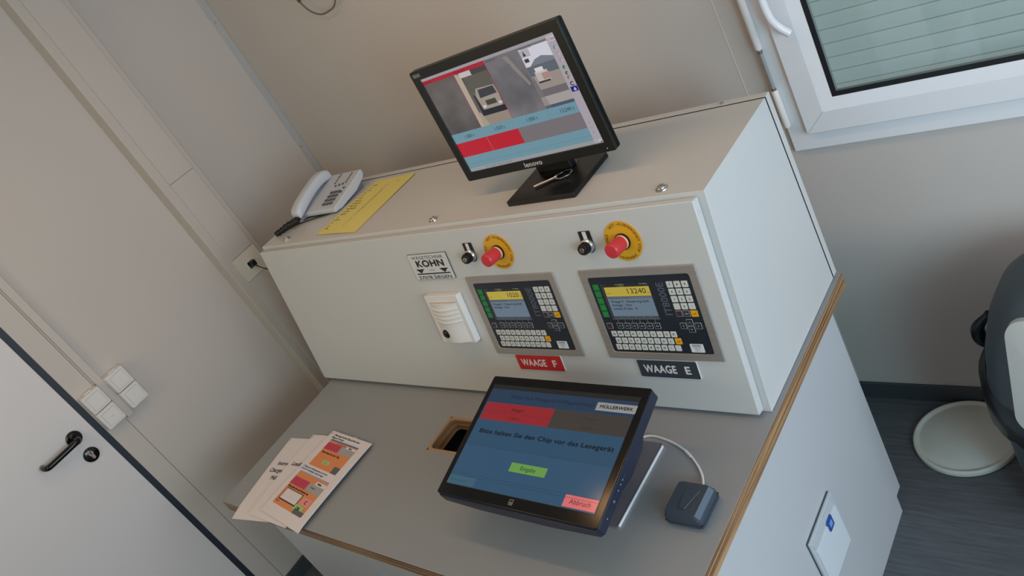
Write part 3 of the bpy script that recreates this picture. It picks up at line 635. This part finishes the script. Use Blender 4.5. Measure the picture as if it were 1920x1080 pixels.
# feed separators, weights, colour fields
z += 5 * k
red = E((176, 28, 44)); sepr = E((160, 60, 80)); dkt = E((30, 42, 60))
for x, c in ((-.1000, sepr), (0, sepr), (.1003, E((120, 116, 124)))): m.rect(x - .0006, x + .0006, f0, .1100, z, c)
m.rect(-sw, 0, -.0860, -.0485, z, red); m.rect(0, .1795, -.0870, -.0485, z, E((112, 106, 110)))
for x in (-.1, 0, .1): m.rect(x - .0004, x + .0004, -.0860 if x < 0 else -.0485, f0, z + k, E((150, 130, 140)) if x < .05 else E((90, 118, 130)))
m.rect(-sw, .1795, -.1062, -.1057, z, E((84, 112, 124)))
for x, s in ((-.150, '1,000 t'), (-.0500, '1,020 t'), (.0500, '1,000 t'), (.1500, '13,240 t')): m.text(s, x, -.0400, .0120, dkt, z=z + k, align='C')
m.text('Kamera F1', -.2020, .1120, .0070, E((96, 20, 32)), z=z + k); m.text('Kamera F2', -.095, .1125, .0070, E((96, 20, 32)), z=z + k); m.text('Kamera E1', .004, .1125, .0070, dkt, z=z + k); m.text('Kamera E2', .106, .1125, .0070, dkt, z=z + k)
m.text('Start   Programm   Kamera 5.0   Verbunden', -.150, -.1230, .0050, E((80, 84, 90)), z=z)
# icon column
cx = .1915
m.rect(.1815, .2030, .1095, .1215, z, E((178, 172, 178))); m.text('C Start', .1828, .1125, .0070, dkt, z=z + k)
for i, (c, y) in enumerate((((88, 140, 150), .0960), ((150, 145, 150), .0820), ((150, 140, 140), .0680), ((60, 110, 90), .0520), ((60, 100, 110), .0390), ((130, 110, 80), .0290), ((40, 36, 44), .0150))):
    if i == 6: m.text('C', cx, .0105, .0125, E(c), z=z, align='C', bold=.03)
    else: m.prism(circ(.0042, 12, (cx, y)), z - k, z, E(c)); m.rect(cx + .001, cx + .0045, y - .004, y + .001, z + k, E((150, 160, 90)) if 2 < i < 5 else E((176, 170, 176)))
m.rect(.1835, .2010, -.0030, .0085, z, E((26, 34, 120))); m.poly([(.190, -.001), (.197, -.001), (.195, .006), (.191, .004)], z + k, E((170, 175, 200)))
m.rect(.1805, .2000, -.1235, -.1170, z, E((176, 172, 180))); m.text('[+]', .182, -.1222, .0060, dkt, z=z + k); m.rect(.1960, .2000, -.1250, -.1225, z + k, dkt)
for y in (-.078, -.090, -.100): m.rect(.188, .1905, y, y + .002, z, E((110, 104, 116)))
m.build('screen', MN, Mx=inv, smooth=False)
# stand
m = MB(); xo = .4578; yo = -.13
m.rbox(-.538 + xo, -.333 + xo, .037 + yo, .200 + yo, .0, .0125, .004, M_blk); m.build('stand_base', MN, bevel=.0015)
m = MB(); m.box(-.052, .052, .020, .042, .0120, .155, M_blk); m.build('stand_neck', MN, bevel=.003)
m = MB(); m.lathe([(.046, 0), (.046, .0012), (.040, .0018)], M_blkg, 32); m.build('swivel_disc', MN, Mx=Matrix.Translation((.012, .030, .0122)))
# cabinet key lying on the monitor foot
K = thing('cabinet_key', 'shiny metal barrel key with ring bow lying on the monitor foot', 'key', Matrix.Translation((-.4120, .118, CT + .0145)) @ Matrix.Rotation(math.radians(31), 4, 'Z'))
km = mat('key_chrome', (205, 205, 208), .16, metal=1)
m = MB(); m.tube([(-.018, 0, .0030), (-.072, 0, .0030)], .0042, km, 16, smooth=False); m.tube([(-.0722, 0, .0030), (-.0725, 0, .0030)], .0028, M_dark, 12, smooth=False); m.tube([(-.014, 0, .003), (-.020, 0, .003)], .0052, km, 16, smooth=False); m.build('shank', K)
m = MB(); m.tube([(.004 + .0195 * math.cos(2 * math.pi * i / 36), .0165 * math.sin(2 * math.pi * i / 36), .0022) for i in range(37)], .0022, km, 10, smooth=False, cap=False); m.build('bow', K)
m = MB(); m.tube([(-.014 + .004 * math.cos(2 * math.pi * i / 16), .004 * math.sin(2 * math.pi * i / 16), .0060 + .001 * math.sin(4 * math.pi * i / 16)) for i in range(17)], .0012, km, 8, smooth=False, cap=False); m.build('link_ring', K)

# ------------------------------------------------------------------ telephone
PH = thing('telephone', 'light grey corded desk telephone at the left end of the cabinet top', 'telephone', (-1.46, .20, CT))
m = MB(); yf, yb = -.060, .108; xr = .094; xl = -.104
def ptop(y): return .020 + (y - yf) / (yb - yf) * .036
side_p = [(yf, .006), (yf + .03, .003), (.05, .012), (yb - .01, .030), (yb, .040), (yb, ptop(yb)), (yf + .004, ptop(yf) + .001), (yf, ptop(yf) - .004)]
m.xf = frame3((xl, 0, 0), (0, 1, 0), (0, 0, 1), (1, 0, 0)); m.prism(side_p, 0, xr - xl, M_phone); m.build('base', PH, bevel=.003, seg=3)
m = MB(); m.box(xl + .01, xr - .02, .02, .095, .0, .028, mat('phone_foot', (120, 128, 140), .5)); m.build('foot', PH, bevel=.002)
sl_ = math.atan2(.036, yb - yf)
TF = frame3((0, 0, 0), (1, 0, 0), (0, math.cos(sl_), math.sin(sl_)), (0, -math.sin(sl_), math.cos(sl_)))
def ptf(x, y): return Matrix.Translation((x, y, ptop(y) + .0006)) @ TF
dk_ = mat('phone_key_grey', (84, 86, 98), .5)
for r in range(4):
    for c in range(3):
        m = MB(); m.prism([(.0084 * math.cos(a_) , .0060 * math.sin(a_)) for a_ in [2 * math.pi * i / 16 for i in range(16)]], 0, .0025, dk_); m.text('123456789*0#'[r * 3 + c], 0, -.0024, .0070, mat('phone_key_print', (190, 194, 204), .5), z=.0027, align='C')
        m.build('key', PH, Mx=ptf(.014 + c * .0205, .016 - r * .0165), smooth=False)
for x, y in [(.008, .046), (.028, .048), (.046, .050), (.070, .030), (.070, .012)]:
    m = MB(); m.prism(circ(.0042, 12), 0, .002, dk_); m.build('function_key', PH, Mx=ptf(x, y))
for i in range(5):
    m = MB(); m.prism(circ(.0032, 10), 0, .0015, dk_); m.build('function_key', PH, Mx=ptf(-.008, .060 + i * .0095))
for i in range(5):
    m = MB(); m.prism(circ(.0032, 10), 0, .0015, dk_); m.build('function_key', PH, Mx=ptf(.058, .056 + i * .0095))
m = MB(); hs = []
hp = [(-.090, .028, .021, .015), (-.075, .036, .026, .020), (-.045, .048, .026, .020), (-.005, .060, .024, .019), (.035, .069, .024, .019), (.070, .073, .026, .020), (.096, .069, .026, .020), (.108, .062, .021, .014)]
for y, zc, w_, h_ in hp:
    q = [];
    for i in range(14):
        a_ = 2 * math.pi * i / 14; cx_, sz_ = math.cos(a_), math.sin(a_); e_ = .62
        q.append((-.086 + w_ * math.copysign(abs(cx_) ** e_, cx_), y, zc + h_ * math.copysign(abs(sz_) ** e_, sz_)))
    hs += q
fs = [tuple(range(14)), tuple(7 * 14 + i for i in range(13, -1, -1))] + [(j * 14 + (i + 1) % 14, j * 14 + i, (j + 1) * 14 + i, (j + 1) * 14 + (i + 1) % 14) for j in range(7) for i in range(14)]
m.add(hs, fs, M_phone); o = m.build('handset', PH, ang=60); sb = o.modifiers.new('s', 'SUBSURF'); sb.levels = 1; sb.render_levels = 2
m = MB(); path = [Vector((-.078, -.090, .020)), Vector((-.088, -.105, .019)), Vector((-.110, -.118, .018)), Vector((-.128, -.135, .014)), Vector((-.146, -.152, .012))]
m.tube(path, lambda u: .0125 - .003 * u + .0012 * math.sin(u * 110), M_blk, 14); m.tube([(-.070, -.086, .022), (-.080, -.093, .020)], .0062, M_blk, 10, smooth=False)
m.build('coiled_cord', PH)
m = MB(); m.tube([(-.146, -.152, .006), (-.10, -.10, .004), (-.055, -.083, .004), (-.03, -.076, .004), (.02, -.064, .004), (.05, -.055, .004), (.05, -.03, .004)], .0020, M_blk, 8)
m.tube([(-.066, -.082, .008), (-.060, -.062, .005), (-.02, -.058, .004), (.02, -.060, .004)], .0018, M_blk, 8); m.build('cord', PH)

# ------------------------------------------------------------------ yellow sheet on the cabinet
m = MB()
def note_fn(q): 
    u, v = q.x, q.y; a, b, c, d_ = Vector((-1.3587, .0294)), Vector((-1.1347, .0144)), Vector((-1.1324, .3098)), Vector((-1.3304, .3122))
    p = (a * (1 - u) + b * u) * (1 - v) + (d_ * (1 - u) + c * u) * v
    return Vector((p.x, p.y, CT + .0012 + q.z + .0035 * max(0, v - .8) * 0 + .0012 * math.sin(3 * u + 2 * v) ** 2))
m = MB(note_fn); m.rect(0, 1, 0, 1, 0, M_note, 16); m.rect(0, 1, 0, 1, -.0006, M_note, 16)
pen = mat('pencil_grey', (132, 118, 62), .7)
random.seed(7)
for i in range(17):
    v = .10 + i * .049; n_ = random.choice((1, 2, 2, 3))
    for j in range(n_ + (2 if 5 < i < 10 else 0)):
        u0 = .06 + j * .055 + random.random() * .02
        for s_ in range(3):
            uu = u0 + s_ * .014; m.quad((uu, v - .008, .0003), (uu + .006, v - .009, .0003), (uu + .012 + .01 * random.random(), v + .012, .0003), (uu + .006, v + .013, .0003), pen, 1)
for i in range(22):
    v = .12 + i * .035; u = .52 - .002 * i + random.random() * .01
    m.quad((u - .03, v, .0003), (u - .022, v, .0003), (u - .004, v + .016, .0003), (u - .012, v + .018, .0003), pen)
    if i % 3 == 0: m.quad((u - .01, v, .0003), (u - .002, v, .0003), (u + .016, v + .010, .0003), (u + .008, v + .012, .0003), pen)
m.quad((.50, .36, .0003), (.507, .36, .0003), (.507, .78, .0003), (.50, .78, .0003), pen, 6); m.quad((.66, .90, .0003), (.72, .90, .0003), (.72, .907, .0003), (.66, .907, .0003), pen)
tag(m.build('note_sheet', ang=60), 'yellow sheet of handwritten notes lying flat on the cabinet top beside the telephone', 'sheet of paper')

# ------------------------------------------------------------------ instruction sheets on the desk
def paper_fn(a, b, c, d_, zb, bow):       # a bottom-left b bottom-right c top-right d top-left
    a, b, c, d_ = map(Vector, (a, b, c, d_))
    def fn(q):
        u, v = q.x, q.y; p = (a * (1 - u) + b * u) * (1 - v) + (d_ * (1 - u) + c * u) * v
        e = max(0, -.640 - p.y)
        return Vector((p.x, p.y, zb + q.z + bow * math.sin(math.pi * min(1, max(0, v))) + bow * .9 * u * (1 - v) - e * .12 + .002 * (1 - u) * v * 0))
    return fn
def sheets(label, cn, zb, bow, n, prints):
    g = thing('instruction_sheets', label, 'paper', (cn[3][0], cn[3][1], zb), 'stapled instruction sheets on the left of the desk')
    inv = Matrix.Translation((-cn[3][0], -cn[3][1], -zb)); base = paper_fn(*cn, zb, bow); fn = lambda q: inv @ base(q)
    N = 14; m = MB(fn)
    m.rect(0, 1, 0, 1, .0009 * n, M_paper, N)
    m.add([(i / N, j, z) for j in (0, 1) for z in (0, .0009 * n) for i in range(N + 1)], [(i, i + 1, N + 2 + i, N + 1 + i) for i in range(N)] + [(2 * (N + 1) + i + 1, 2 * (N + 1) + i, 3 * (N + 1) + i, 3 * (N + 1) + i + 1) for i in range(N)], M_paper)
    m.add([(j, i / N, z) for j in (0, 1) for z in (0, .0009 * n) for i in range(N + 1)], [(i + 1, i, N + 1 + i, N + 2 + i) for i in range(N)] + [(2 * (N + 1) + i, 2 * (N + 1) + i + 1, 3 * (N + 1) + i + 1, 3 * (N + 1) + i) for i in range(N)], M_paper)
    m.rect(0, 1, 0, 1, 0, M_paper, N)
    m.build('pages', g, ang=50)
    m = MB(fn); m.quad((.022, .955, .0009 * n + .0006), (.030, .955, .0009 * n + .0006), (.040, .985, .0009 * n + .0006), (.032, .985, .0009 * n + .0006), mat('staple_dark', (96, 98, 104), .3, metal=.6)); m.build('staple', g, smooth=False)
    m = MB(fn); prints(m, .0009 * n + .0004); m.build('print', g, smooth=False)
ikp = Pn((38, 38, 46))
def T_(m, s, u, v, size, mt, z, bold=.0, sx=1):           # text in page coordinates (0..1 by 0..1), page 210 x 297
    vs, fs, w_ = glyphs(s, bold, sx); m.add([(u + a_ * size / 210, v + b_ * size / 297, z + e_) for a_, b_, e_ in vs], fs, mt)
def pr1(m, z): T_(m, 'Instruction', .175, .645, 20, ikp, z, .016, 1); T_(m, 'Charger F', .10, .555, 20, ikp, z, .016, 1); T_(m, 'Müllerwerk', .25, .465, 20, ikp, z, .016, 1)
def pr2(m, z): T_(m, 'Loading', .085, .600, 20, ikp, z, .016, 1); T_(m, 'F', .34, .505, 21, ikp, z, .016, 1)
OR = Pn((226, 140, 84)); PRD = Pn((196, 60, 88)); PGR = Pn((168, 164, 164)); PGN = Pn((156, 208, 126)); PDK = Pn((92, 98, 100)); PBL = Pn((92, 116, 168))
def pr3(m, z):
    T_(m, '1. Bitte legen Sie den Chip auf den Leser', .10, .955, 8.2, ikp, z, .02); T_(m, 'Wiegen am Terminal', .10, .925, 7.4, ikp, z, .02)
    def R(u0, u1, v0, v1, mt, k=0, n=5): m.rect(u0, u1, v0, v1, z + k * .00015, mt, n)
    R(.14, .84, .585, .905, OR); R(.14, .84, .895, .912, PBL, 1); R(.14, .50, .79, .870, PRD, 1); R(.50, .84, .79, .870, PGR, 1); R(.60, .84, .860, .885, M_paper, 2); R(.70, .84, .585, .66, PDK, 1); R(.38, .54, .640, .680, PGN, 1)
    T_(m, 'Bitte halten Sie den Chip', .18, .745, 9, ikp, z + .0003, .02); T_(m, 'Hallo Welt Waage', .34, .874, 6, Pn((150, 90, 50)), z + .0003); T_(m, 'OK', .43, .650, 7, Pn((90, 150, 80)), z + .0006)
    T_(m, 'Müller', .66, .866, 6, ikp, z + .0006, .03)
    T_(m, '2. Eingabe der Auftragsnummer am Gerät', .06, .548, 7.5, PBL, z, .02); T_(m, 'und mit OK bestätigen, danach wiegen', .06, .520, 7.5, PBL, z, .02)
    R(.10, .86, .115, .500, OR); R(.10, .86, .485, .500, PGR, 1); R(.10, .50, .345, .430, PRD, 1); R(.50, .86, .345, .430, PGR, 1); R(.62, .86, .425, .465, M_paper, 2)
    R(.15, .585, .170, .300, ikp, 2); R(.165, .570, .182, .292, M_paper, 3); R(.62, .84, .210, .290, Pn((232, 150, 140)), 2); R(.58, .78, .140, .205, PGN, 2); R(.62, .86, .115, .160, PDK, 3)
    T_(m, 'C', .71, .232, 14, ikp, z + .0008, .02); T_(m, 'OK', .63, .155, 13, ikp, z + .0010, .02); T_(m, 'Bitte geben Sie die Nummer ein', .13, .312, 8, ikp, z + .0008, .03)
    T_(m, 'Müller', .66, .436, 8, ikp, z + .0008, .03); T_(m, 'Waage E', .58, .385, 7, ikp, z + .0005); T_(m, 'Abbruch', .12, .145, 6, ikp, z + .0005)
sheets('leftmost stapled instruction sheets reading Instruc, hanging over the desk edge', [(-1.4925, -.681), (-1.286, -.655), (-1.335, -.358), (-1.5435, -.376)], DT + .0006, .002, 2, pr1)
sheets('middle stapled instruction sheets reading Loadin, half covered by the orange printed page', [(-1.423, -.655), (-1.208, -.660), (-1.219, -.335), (-1.437, -.352)], DT + .0045, .002, 2, pr2)
sheets('topmost instruction page with two orange screen pictures and OK button', [(-1.372, -.634), (-1.134, -.664), (-1.127, -.350), (-1.347, -.328)], DT + .0085, .002, 3, pr3)

# ------------------------------------------------------------------ touch screen on the desk
RE = frame3((-.3707, -.3726, .9298), (.9997, .0078, -.0238), (-.0029, .9799, .1996), (.0249, -.1995, .9796))
EL = thing('touch_monitor', 'black and navy touch screen tilted nearly flat on the desk', 'touch screen', Matrix.Translation((-.3707, -.33, DT)))
inv = EL.matrix_world.inverted() @ RE
m = MB(); m.prism(rr(-.2205, .2225, -.1545, .1520, .006), -.030, -.0035, M_navy); m.prism(rr(-.2205, .2225, -.1545, .1520, .006), -.0035, 0, M_blkg)
eh = m.build('housing', EL, Mx=inv, bevel=.002)
m = MB(); a, b = rr(-.205, .210, -.125, .120, .02), rr(-.165, .196, -.030, .070, .02); n = len(a)
m.add([(*q, -.029) for q in a] + [(*q, -.078) for q in b], [(i, n + i, n + (i + 1) % n, (i + 1) % n) for i in range(n)] + [tuple(n + i for i in range(n - 1, -1, -1))], M_navy); m.build('rear_housing', EL, Mx=inv)
m = MB(); a = [(-.2165, -.1545), (.2185, -.1545), (.215, -.1580), (.10, -.1620), (-.10, -.1620), (-.2120, -.1580)][::-1]; m.prism(a, -.030, -.006, M_navy); m.build('chin', EL, Mx=inv, bevel=.001)
m = MB(); m.rect(-.2055, .2060, -.1300, .1290, .0004, E((34, 34, 33), .12)); z = .0005; k = .00005
m.rect(-.204, .204, -.1285, .1175, z, E((42, 66, 90), .12)); z += k
m.rect(-.204, .204, -.1285, -.0300, z, E((47, 78, 103), .12)); m.rect(-.204, .204, -.0300, .0360, z, E((44, 74, 98), .12)); m.rect(-.204, .204, .0820, .1175, z, E((38, 56, 78), .12)); z += k
m.rect(-.200, .0038, .0360, .0810, z, E((138, 36, 42), .12)); m.rect(.0038, .2030, .0360, .0810, z, E((62, 56, 52), .12)); m.rect(.1070, .2060, .0890, .1085, z, E((140, 140, 136), .12))
m.rect(-.0465, .0535, -.0765, -.0555, z, E((98, 146, 72), .12)); m.rect(.1230, .2030, -.1255, -.1000, z, E((206, 104, 106), .12)); m.rect(-.204, -.1230, -.1270, -.1070, z, E((58, 90, 108), .12))
z += k; lc = E((34, 56, 74), .12); dt_ = E((20, 28, 40), .12)
m.rect(-.204, .204, -.0302, -.0296, z, lc); m.rect(-.204, .204, -.1004, -.0998, z, lc); m.rect(-.204, .204, -.1066, -.1060, z, lc); m.rect(-.200, .0038, .0568, .0573, z, E((90, 22, 30), .12)); m.rect(.0038, .2030, .0568, .0573, z, E((50, 45, 44), .12))
m.text('Bitte halten Sie den Chip vor das Lesegerät', -.1830, .0020, .0150, dt_, z=z, bold=.025, width=.375)
m.text('Eingabe', .0035, -.0700, .0140, E((24, 44, 30), .12), z=z, align='C'); m.text('Abbruch', .1630, -.1180, .0150, E((84, 26, 36), .12), z=z, align='C')
m.text('Müller-Park Waagen E+F-Wiegeterminal', -.1370, .0960, .0125, E((26, 40, 60), .12), z=z, bold=.01, width=.236)
m.text('Waage F', -.098, .0635, .0110, E((80, 18, 26), .12), z=z, align='C', bold=.01); m.text('1,020 t', -.098, .0420, .0110, E((80, 18, 26), .12), z=z, align='C')
m.text('Waage E', .105, .0635, .0105, E((48, 44, 42), .12), z=z, align='C'); m.text('13,240 t', .105, .0420, .0105, E((48, 44, 42), .12), z=z, align='C')
m.text('MÜLLERWERK', .1570, .0955, .0105, dt_, z=z, align='C', bold=.025, width=.084); m.text('08:14:18 16:12', -.198, -.1205, .0085, E((40, 66, 84), .12), z=z)
m.build('screen', EL, Mx=inv, smooth=False)
m = MB(); lg = mat('logo_dull', (120, 118, 112), .5); m.rect(-.0085, .0035, -.1470, -.1345, .0004, lg); m.text('elo', -.0075, -.1400, .0070, M_blkg, z=.0006, bold=.04); m.text('touch', -.0080, -.1455, .0042, M_blkg, z=.0006); m.build('logo', EL, Mx=inv, smooth=False)
m = MB(); wm = mat('control_marks', (170, 184, 215), .4)
for y in (-.044, -.054, -.067): m.box(.2225, .2229, y - .0012, y + .0012, -.0180, -.0160, wm)
for y in (-.036, -.076): m.box(.2225, .2228, y - .006, y + .006, -.0175, -.0170, mat('control_lines', (70, 84, 120), .5))
m.xf = frame3((.2226, -.090, -.0170), (0, 1, 0), (0, 0, 1), (1, 0, 0)); m.ring(circ(.0024, 14), circ(.0017, 14), 0, .0004, wm); m.xf = Matrix(); m.box(.2225, .2230, -.1265, -.1245, -.018, -.016, wm)
m.build('side_buttons', EL, Mx=inv, smooth=False)
m = MB(); m.box(-.06, .06, -.035, .012, .006, .080, M_navy); m.build('stand_hinge', EL, bevel=.004)
m = MB(); xo, yo = .3707, .33; m.rbox(-.536 + xo, -.2070 + xo, -.441 + yo, -.217 + yo, 0, .0055, .004, mat('foot_plate_grey', (112, 108, 116), .22), seg=3)
m.box(-.2074 + xo, -.2052 + xo, -.436 + yo, -.222 + yo, .0, .0068, mat('foot_plate_bright_edge', (222, 224, 228), .3)); m.build('foot_plate', EL, bevel=.0006)

# ------------------------------------------------------------------ chip reader
RD = thing('chip_reader', 'dark slate chip reader box with white cable on the right of the desk', 'card reader', Matrix.Translation((-.0640, -.3675, DT)))
m = MB()
def lofts(layers, mt):
    n = len(layers[0][0])
    m.add([(x, y, z) for P_, z in layers for x, y in P_], [(j * n + i, j * n + (i + 1) % n, (j + 1) * n + (i + 1) % n, (j + 1) * n + i) for j in range(len(layers) - 1) for i in range(n)] + [tuple(range(n - 1, -1, -1)), tuple((len(layers) - 1) * n + i for i in range(n))], mt)
R4 = lambda a, b, c, d_, r: rr(a, b, c, d_, r, 4)
lofts([(R4(-.036, .036, -.036, .036, .008), 0), (R4(-.041, .043, -.042, .042, .009), .010), (R4(-.041, .043, -.042, .042, .009), .0165)], M_read); m.build('lower_shell', RD)
m = MB(); lofts([(R4(-.0405, .0420, -.0415, .0415, .009), .0172), (R4(-.0405, .0420, -.0415, .0415, .009), .027), (R4(-.0375, .0290, -.0350, .0400, .008), .037)], M_read); m.build('upper_shell', RD)
m = MB(); m.quad((.0292, -.0340, .0372), (.0392, -.0360, .0300), (.0392, .0360, .0300), (.0292, .0370, .0372), mat('reader_lit_edge', (92, 108, 124), .45)); m.build('lit_bevel', RD, smooth=False)  # chamfer painted paler than the shell, as if catching light
m = MB(); vv = [(-.0165, .0260), (-.0085, -.0240), (.0040, -.0240), (.0160, .0240)]
m.add([(*vv[0], .0372), (*vv[1], .0400), (*vv[2], .0400), (*vv[3], .0372), (*vv[1], .0368), (*vv[2], .0368)], [(0, 1, 2, 3), (1, 4, 5, 2), (0, 4, 1), (3, 2, 5)], M_read)
m.quad((.0038, -.0240, .0402), (.0048, -.0240, .0398), (.0168, .0240, .0371), (.0158, .0240, .0375), mat('reader_lit_edge', (92, 108, 124), .45)); m.build('raised_wedge', RD, smooth=False)  # thin edge highlight painted along the wedge
m = MB(); m.box(-.0400, .0415, -.0410, .0410, .0163, .0174, M_blk)
m.xf = frame3((0, -.0412, 0), (1, 0, 0), (0, 0, 1), (0, -1, 0)); m.text('datafox', -.034, .0105 - .004, .0075, mat('reader_print', (120, 132, 140), .5), z=.0010)
m.build('seam', RD, smooth=False)
m = MB(); ww = mat('white_cable', (218, 218, 220), .4); ox, oy = .0640, .3675
m.tube([(-.300 + ox, -.2500 + oy, .004), (-.262 + ox, -.2020 + oy, .0035), (-.2044 + ox, -.2050 + oy, .0035), (-.1475 + ox, -.2276 + oy, .0035), (-.1096 + ox, -.2552 + oy, .0035), (-.0842 + ox, -.2818 + oy, .0040), (-.0680 + ox, -.308 + oy, .0080), (-.060 + ox, -.3280 + oy, .0120)], .0027, ww, 10)
m.tube([(-.1475 + ox, -.2276 + oy, .0035), (-.1280 + ox, -.2410 + oy, .0035)], .0032, mat('cable_tag', (228, 228, 226), .5), 10, smooth=False)
m.build('cable', RD)

# ------------------------------------------------------------------ on the floor: bin and round lid
m = MB(); R0 = .137
m.lathe([(R0 - .008, 0), (R0 - .001, .003), (R0, .012), (R0 - .001, .018), (R0 - .006, .0205), (R0 - .010, .0180), (R0 - .013, .0150), (R0 - .020, .0150), (R0 - .024, .0172), (0, .0180)], M_lid, 72)
o = m.build('bucket_lid', ang=60); o.matrix_world = Matrix.Translation((.098, .527, 0)); tag(o, 'round cream plastic lid lying on the dark floor in front of the bin', 'lid')
BN = thing('waste_bin', 'dark grey rounded waste bin with pale swing flap at the right edge', 'waste bin', Matrix.Translation((.475, .40, 0)))
def sq(rx, ry, z, n=40, e=.8, c=(0, 0)): return [(c[0] + rx * math.copysign(abs(math.cos(2 * math.pi * i / n)) ** e, math.cos(2 * math.pi * i / n)), c[1] + ry * math.copysign(abs(math.sin(2 * math.pi * i / n)) ** e, math.sin(2 * math.pi * i / n)), z) for i in range(n)]
def loft3(m, rings, mt, cap0=True, cap1=True):
    n = len(rings[0]); m.add([p for r in rings for p in r], [(j * n + i, j * n + (i + 1) % n, (j + 1) * n + (i + 1) % n, (j + 1) * n + i) for j in range(len(rings) - 1) for i in range(n)] + ([tuple(range(n - 1, -1, -1))] if cap0 else []) + ([tuple((len(rings) - 1) * n + i for i in range(n))] if cap1 else []), mt)
m = MB(); loft3(m, [sq(.185, .165, 0), sq(.190, .170, .02), sq(.205, .182, .25), sq(.214, .190, .38), sq(.218, .194, .44)], M_bin, True, False); m.build('body', BN, ang=60)
m = MB(); loft3(m, [sq(.214, .194, .425), sq(.218, .198, .445), sq(.214, .195, .470), sq(.205, .187, .54), sq(.185, .170, .62), sq(.157, .147, .68), sq(.116, .112, .72), sq(.06, .06, .742)], M_bin, False, True); m.build('domed_lid', BN, ang=60)
m = MB(); m.xf = frame3((-.010, -.200, .560), (1, .06, 0), (0, .30, .95), (0, -.95, .30))
N_ = 10; P_ = rr(-.118, .130, -.110, .150, .040, 8); n = len(P_)
cv = lambda x, y, z: (x, y, z - 2.2 * x * x - .9 * y * y)
m.add([cv(x * k_, y * k_, .012) for k_ in (1, .8, .6, .4, .2) for x, y in P_] + [cv(0, 0, .012)], [(j * n + i, j * n + (i + 1) % n, (j + 1) * n + (i + 1) % n, (j + 1) * n + i) for j in range(4) for i in range(n)] + [(4 * n + i, 4 * n + (i + 1) % n, 5 * n) for i in range(n)], M_binw)
m.add([cv(x, y, z) for z in (-.05, .012) for x, y in P_], [(i, (i + 1) % n, n + (i + 1) % n, n + i) for i in range(n)], M_binw)
m.build('swing_flap', BN, ang=50)
m = MB(); random.seed(3); pts = []
for i in range(26):
    a_ = math.radians(120 + i * 5.2); pts.append((a_, .008 * random.random()))
v = []
for a_, j in pts:
    for r_, z_ in ((.220, .462), (.236, .452), (.240, .400), (.238, .350 - j * 2), (.222, .335 - j * 3)): v.append(((r_ + j * .2) * math.cos(a_), (r_ * .9 + j * .2) * math.sin(a_), z_))
m.add(v, [(i * 5 + k, (i + 1) * 5 + k, (i + 1) * 5 + k + 1, i * 5 + k + 1) for i in range(25) for k in range(4)], mat('bin_liner_black', (20, 26, 28), .3)); m.build('bin_liner', BN, ang=60)
m = MB(); m.tube([(-.205, .06, .43), (-.236, .05, .465), (-.238, .045, .51), (-.205, .04, .56)], lambda u: .009 + .008 * math.sin(math.pi * min(1, u * 1.1)), mat('bin_liner_black', (20, 26, 28), .3), 10); m.build('liner_knot', BN)
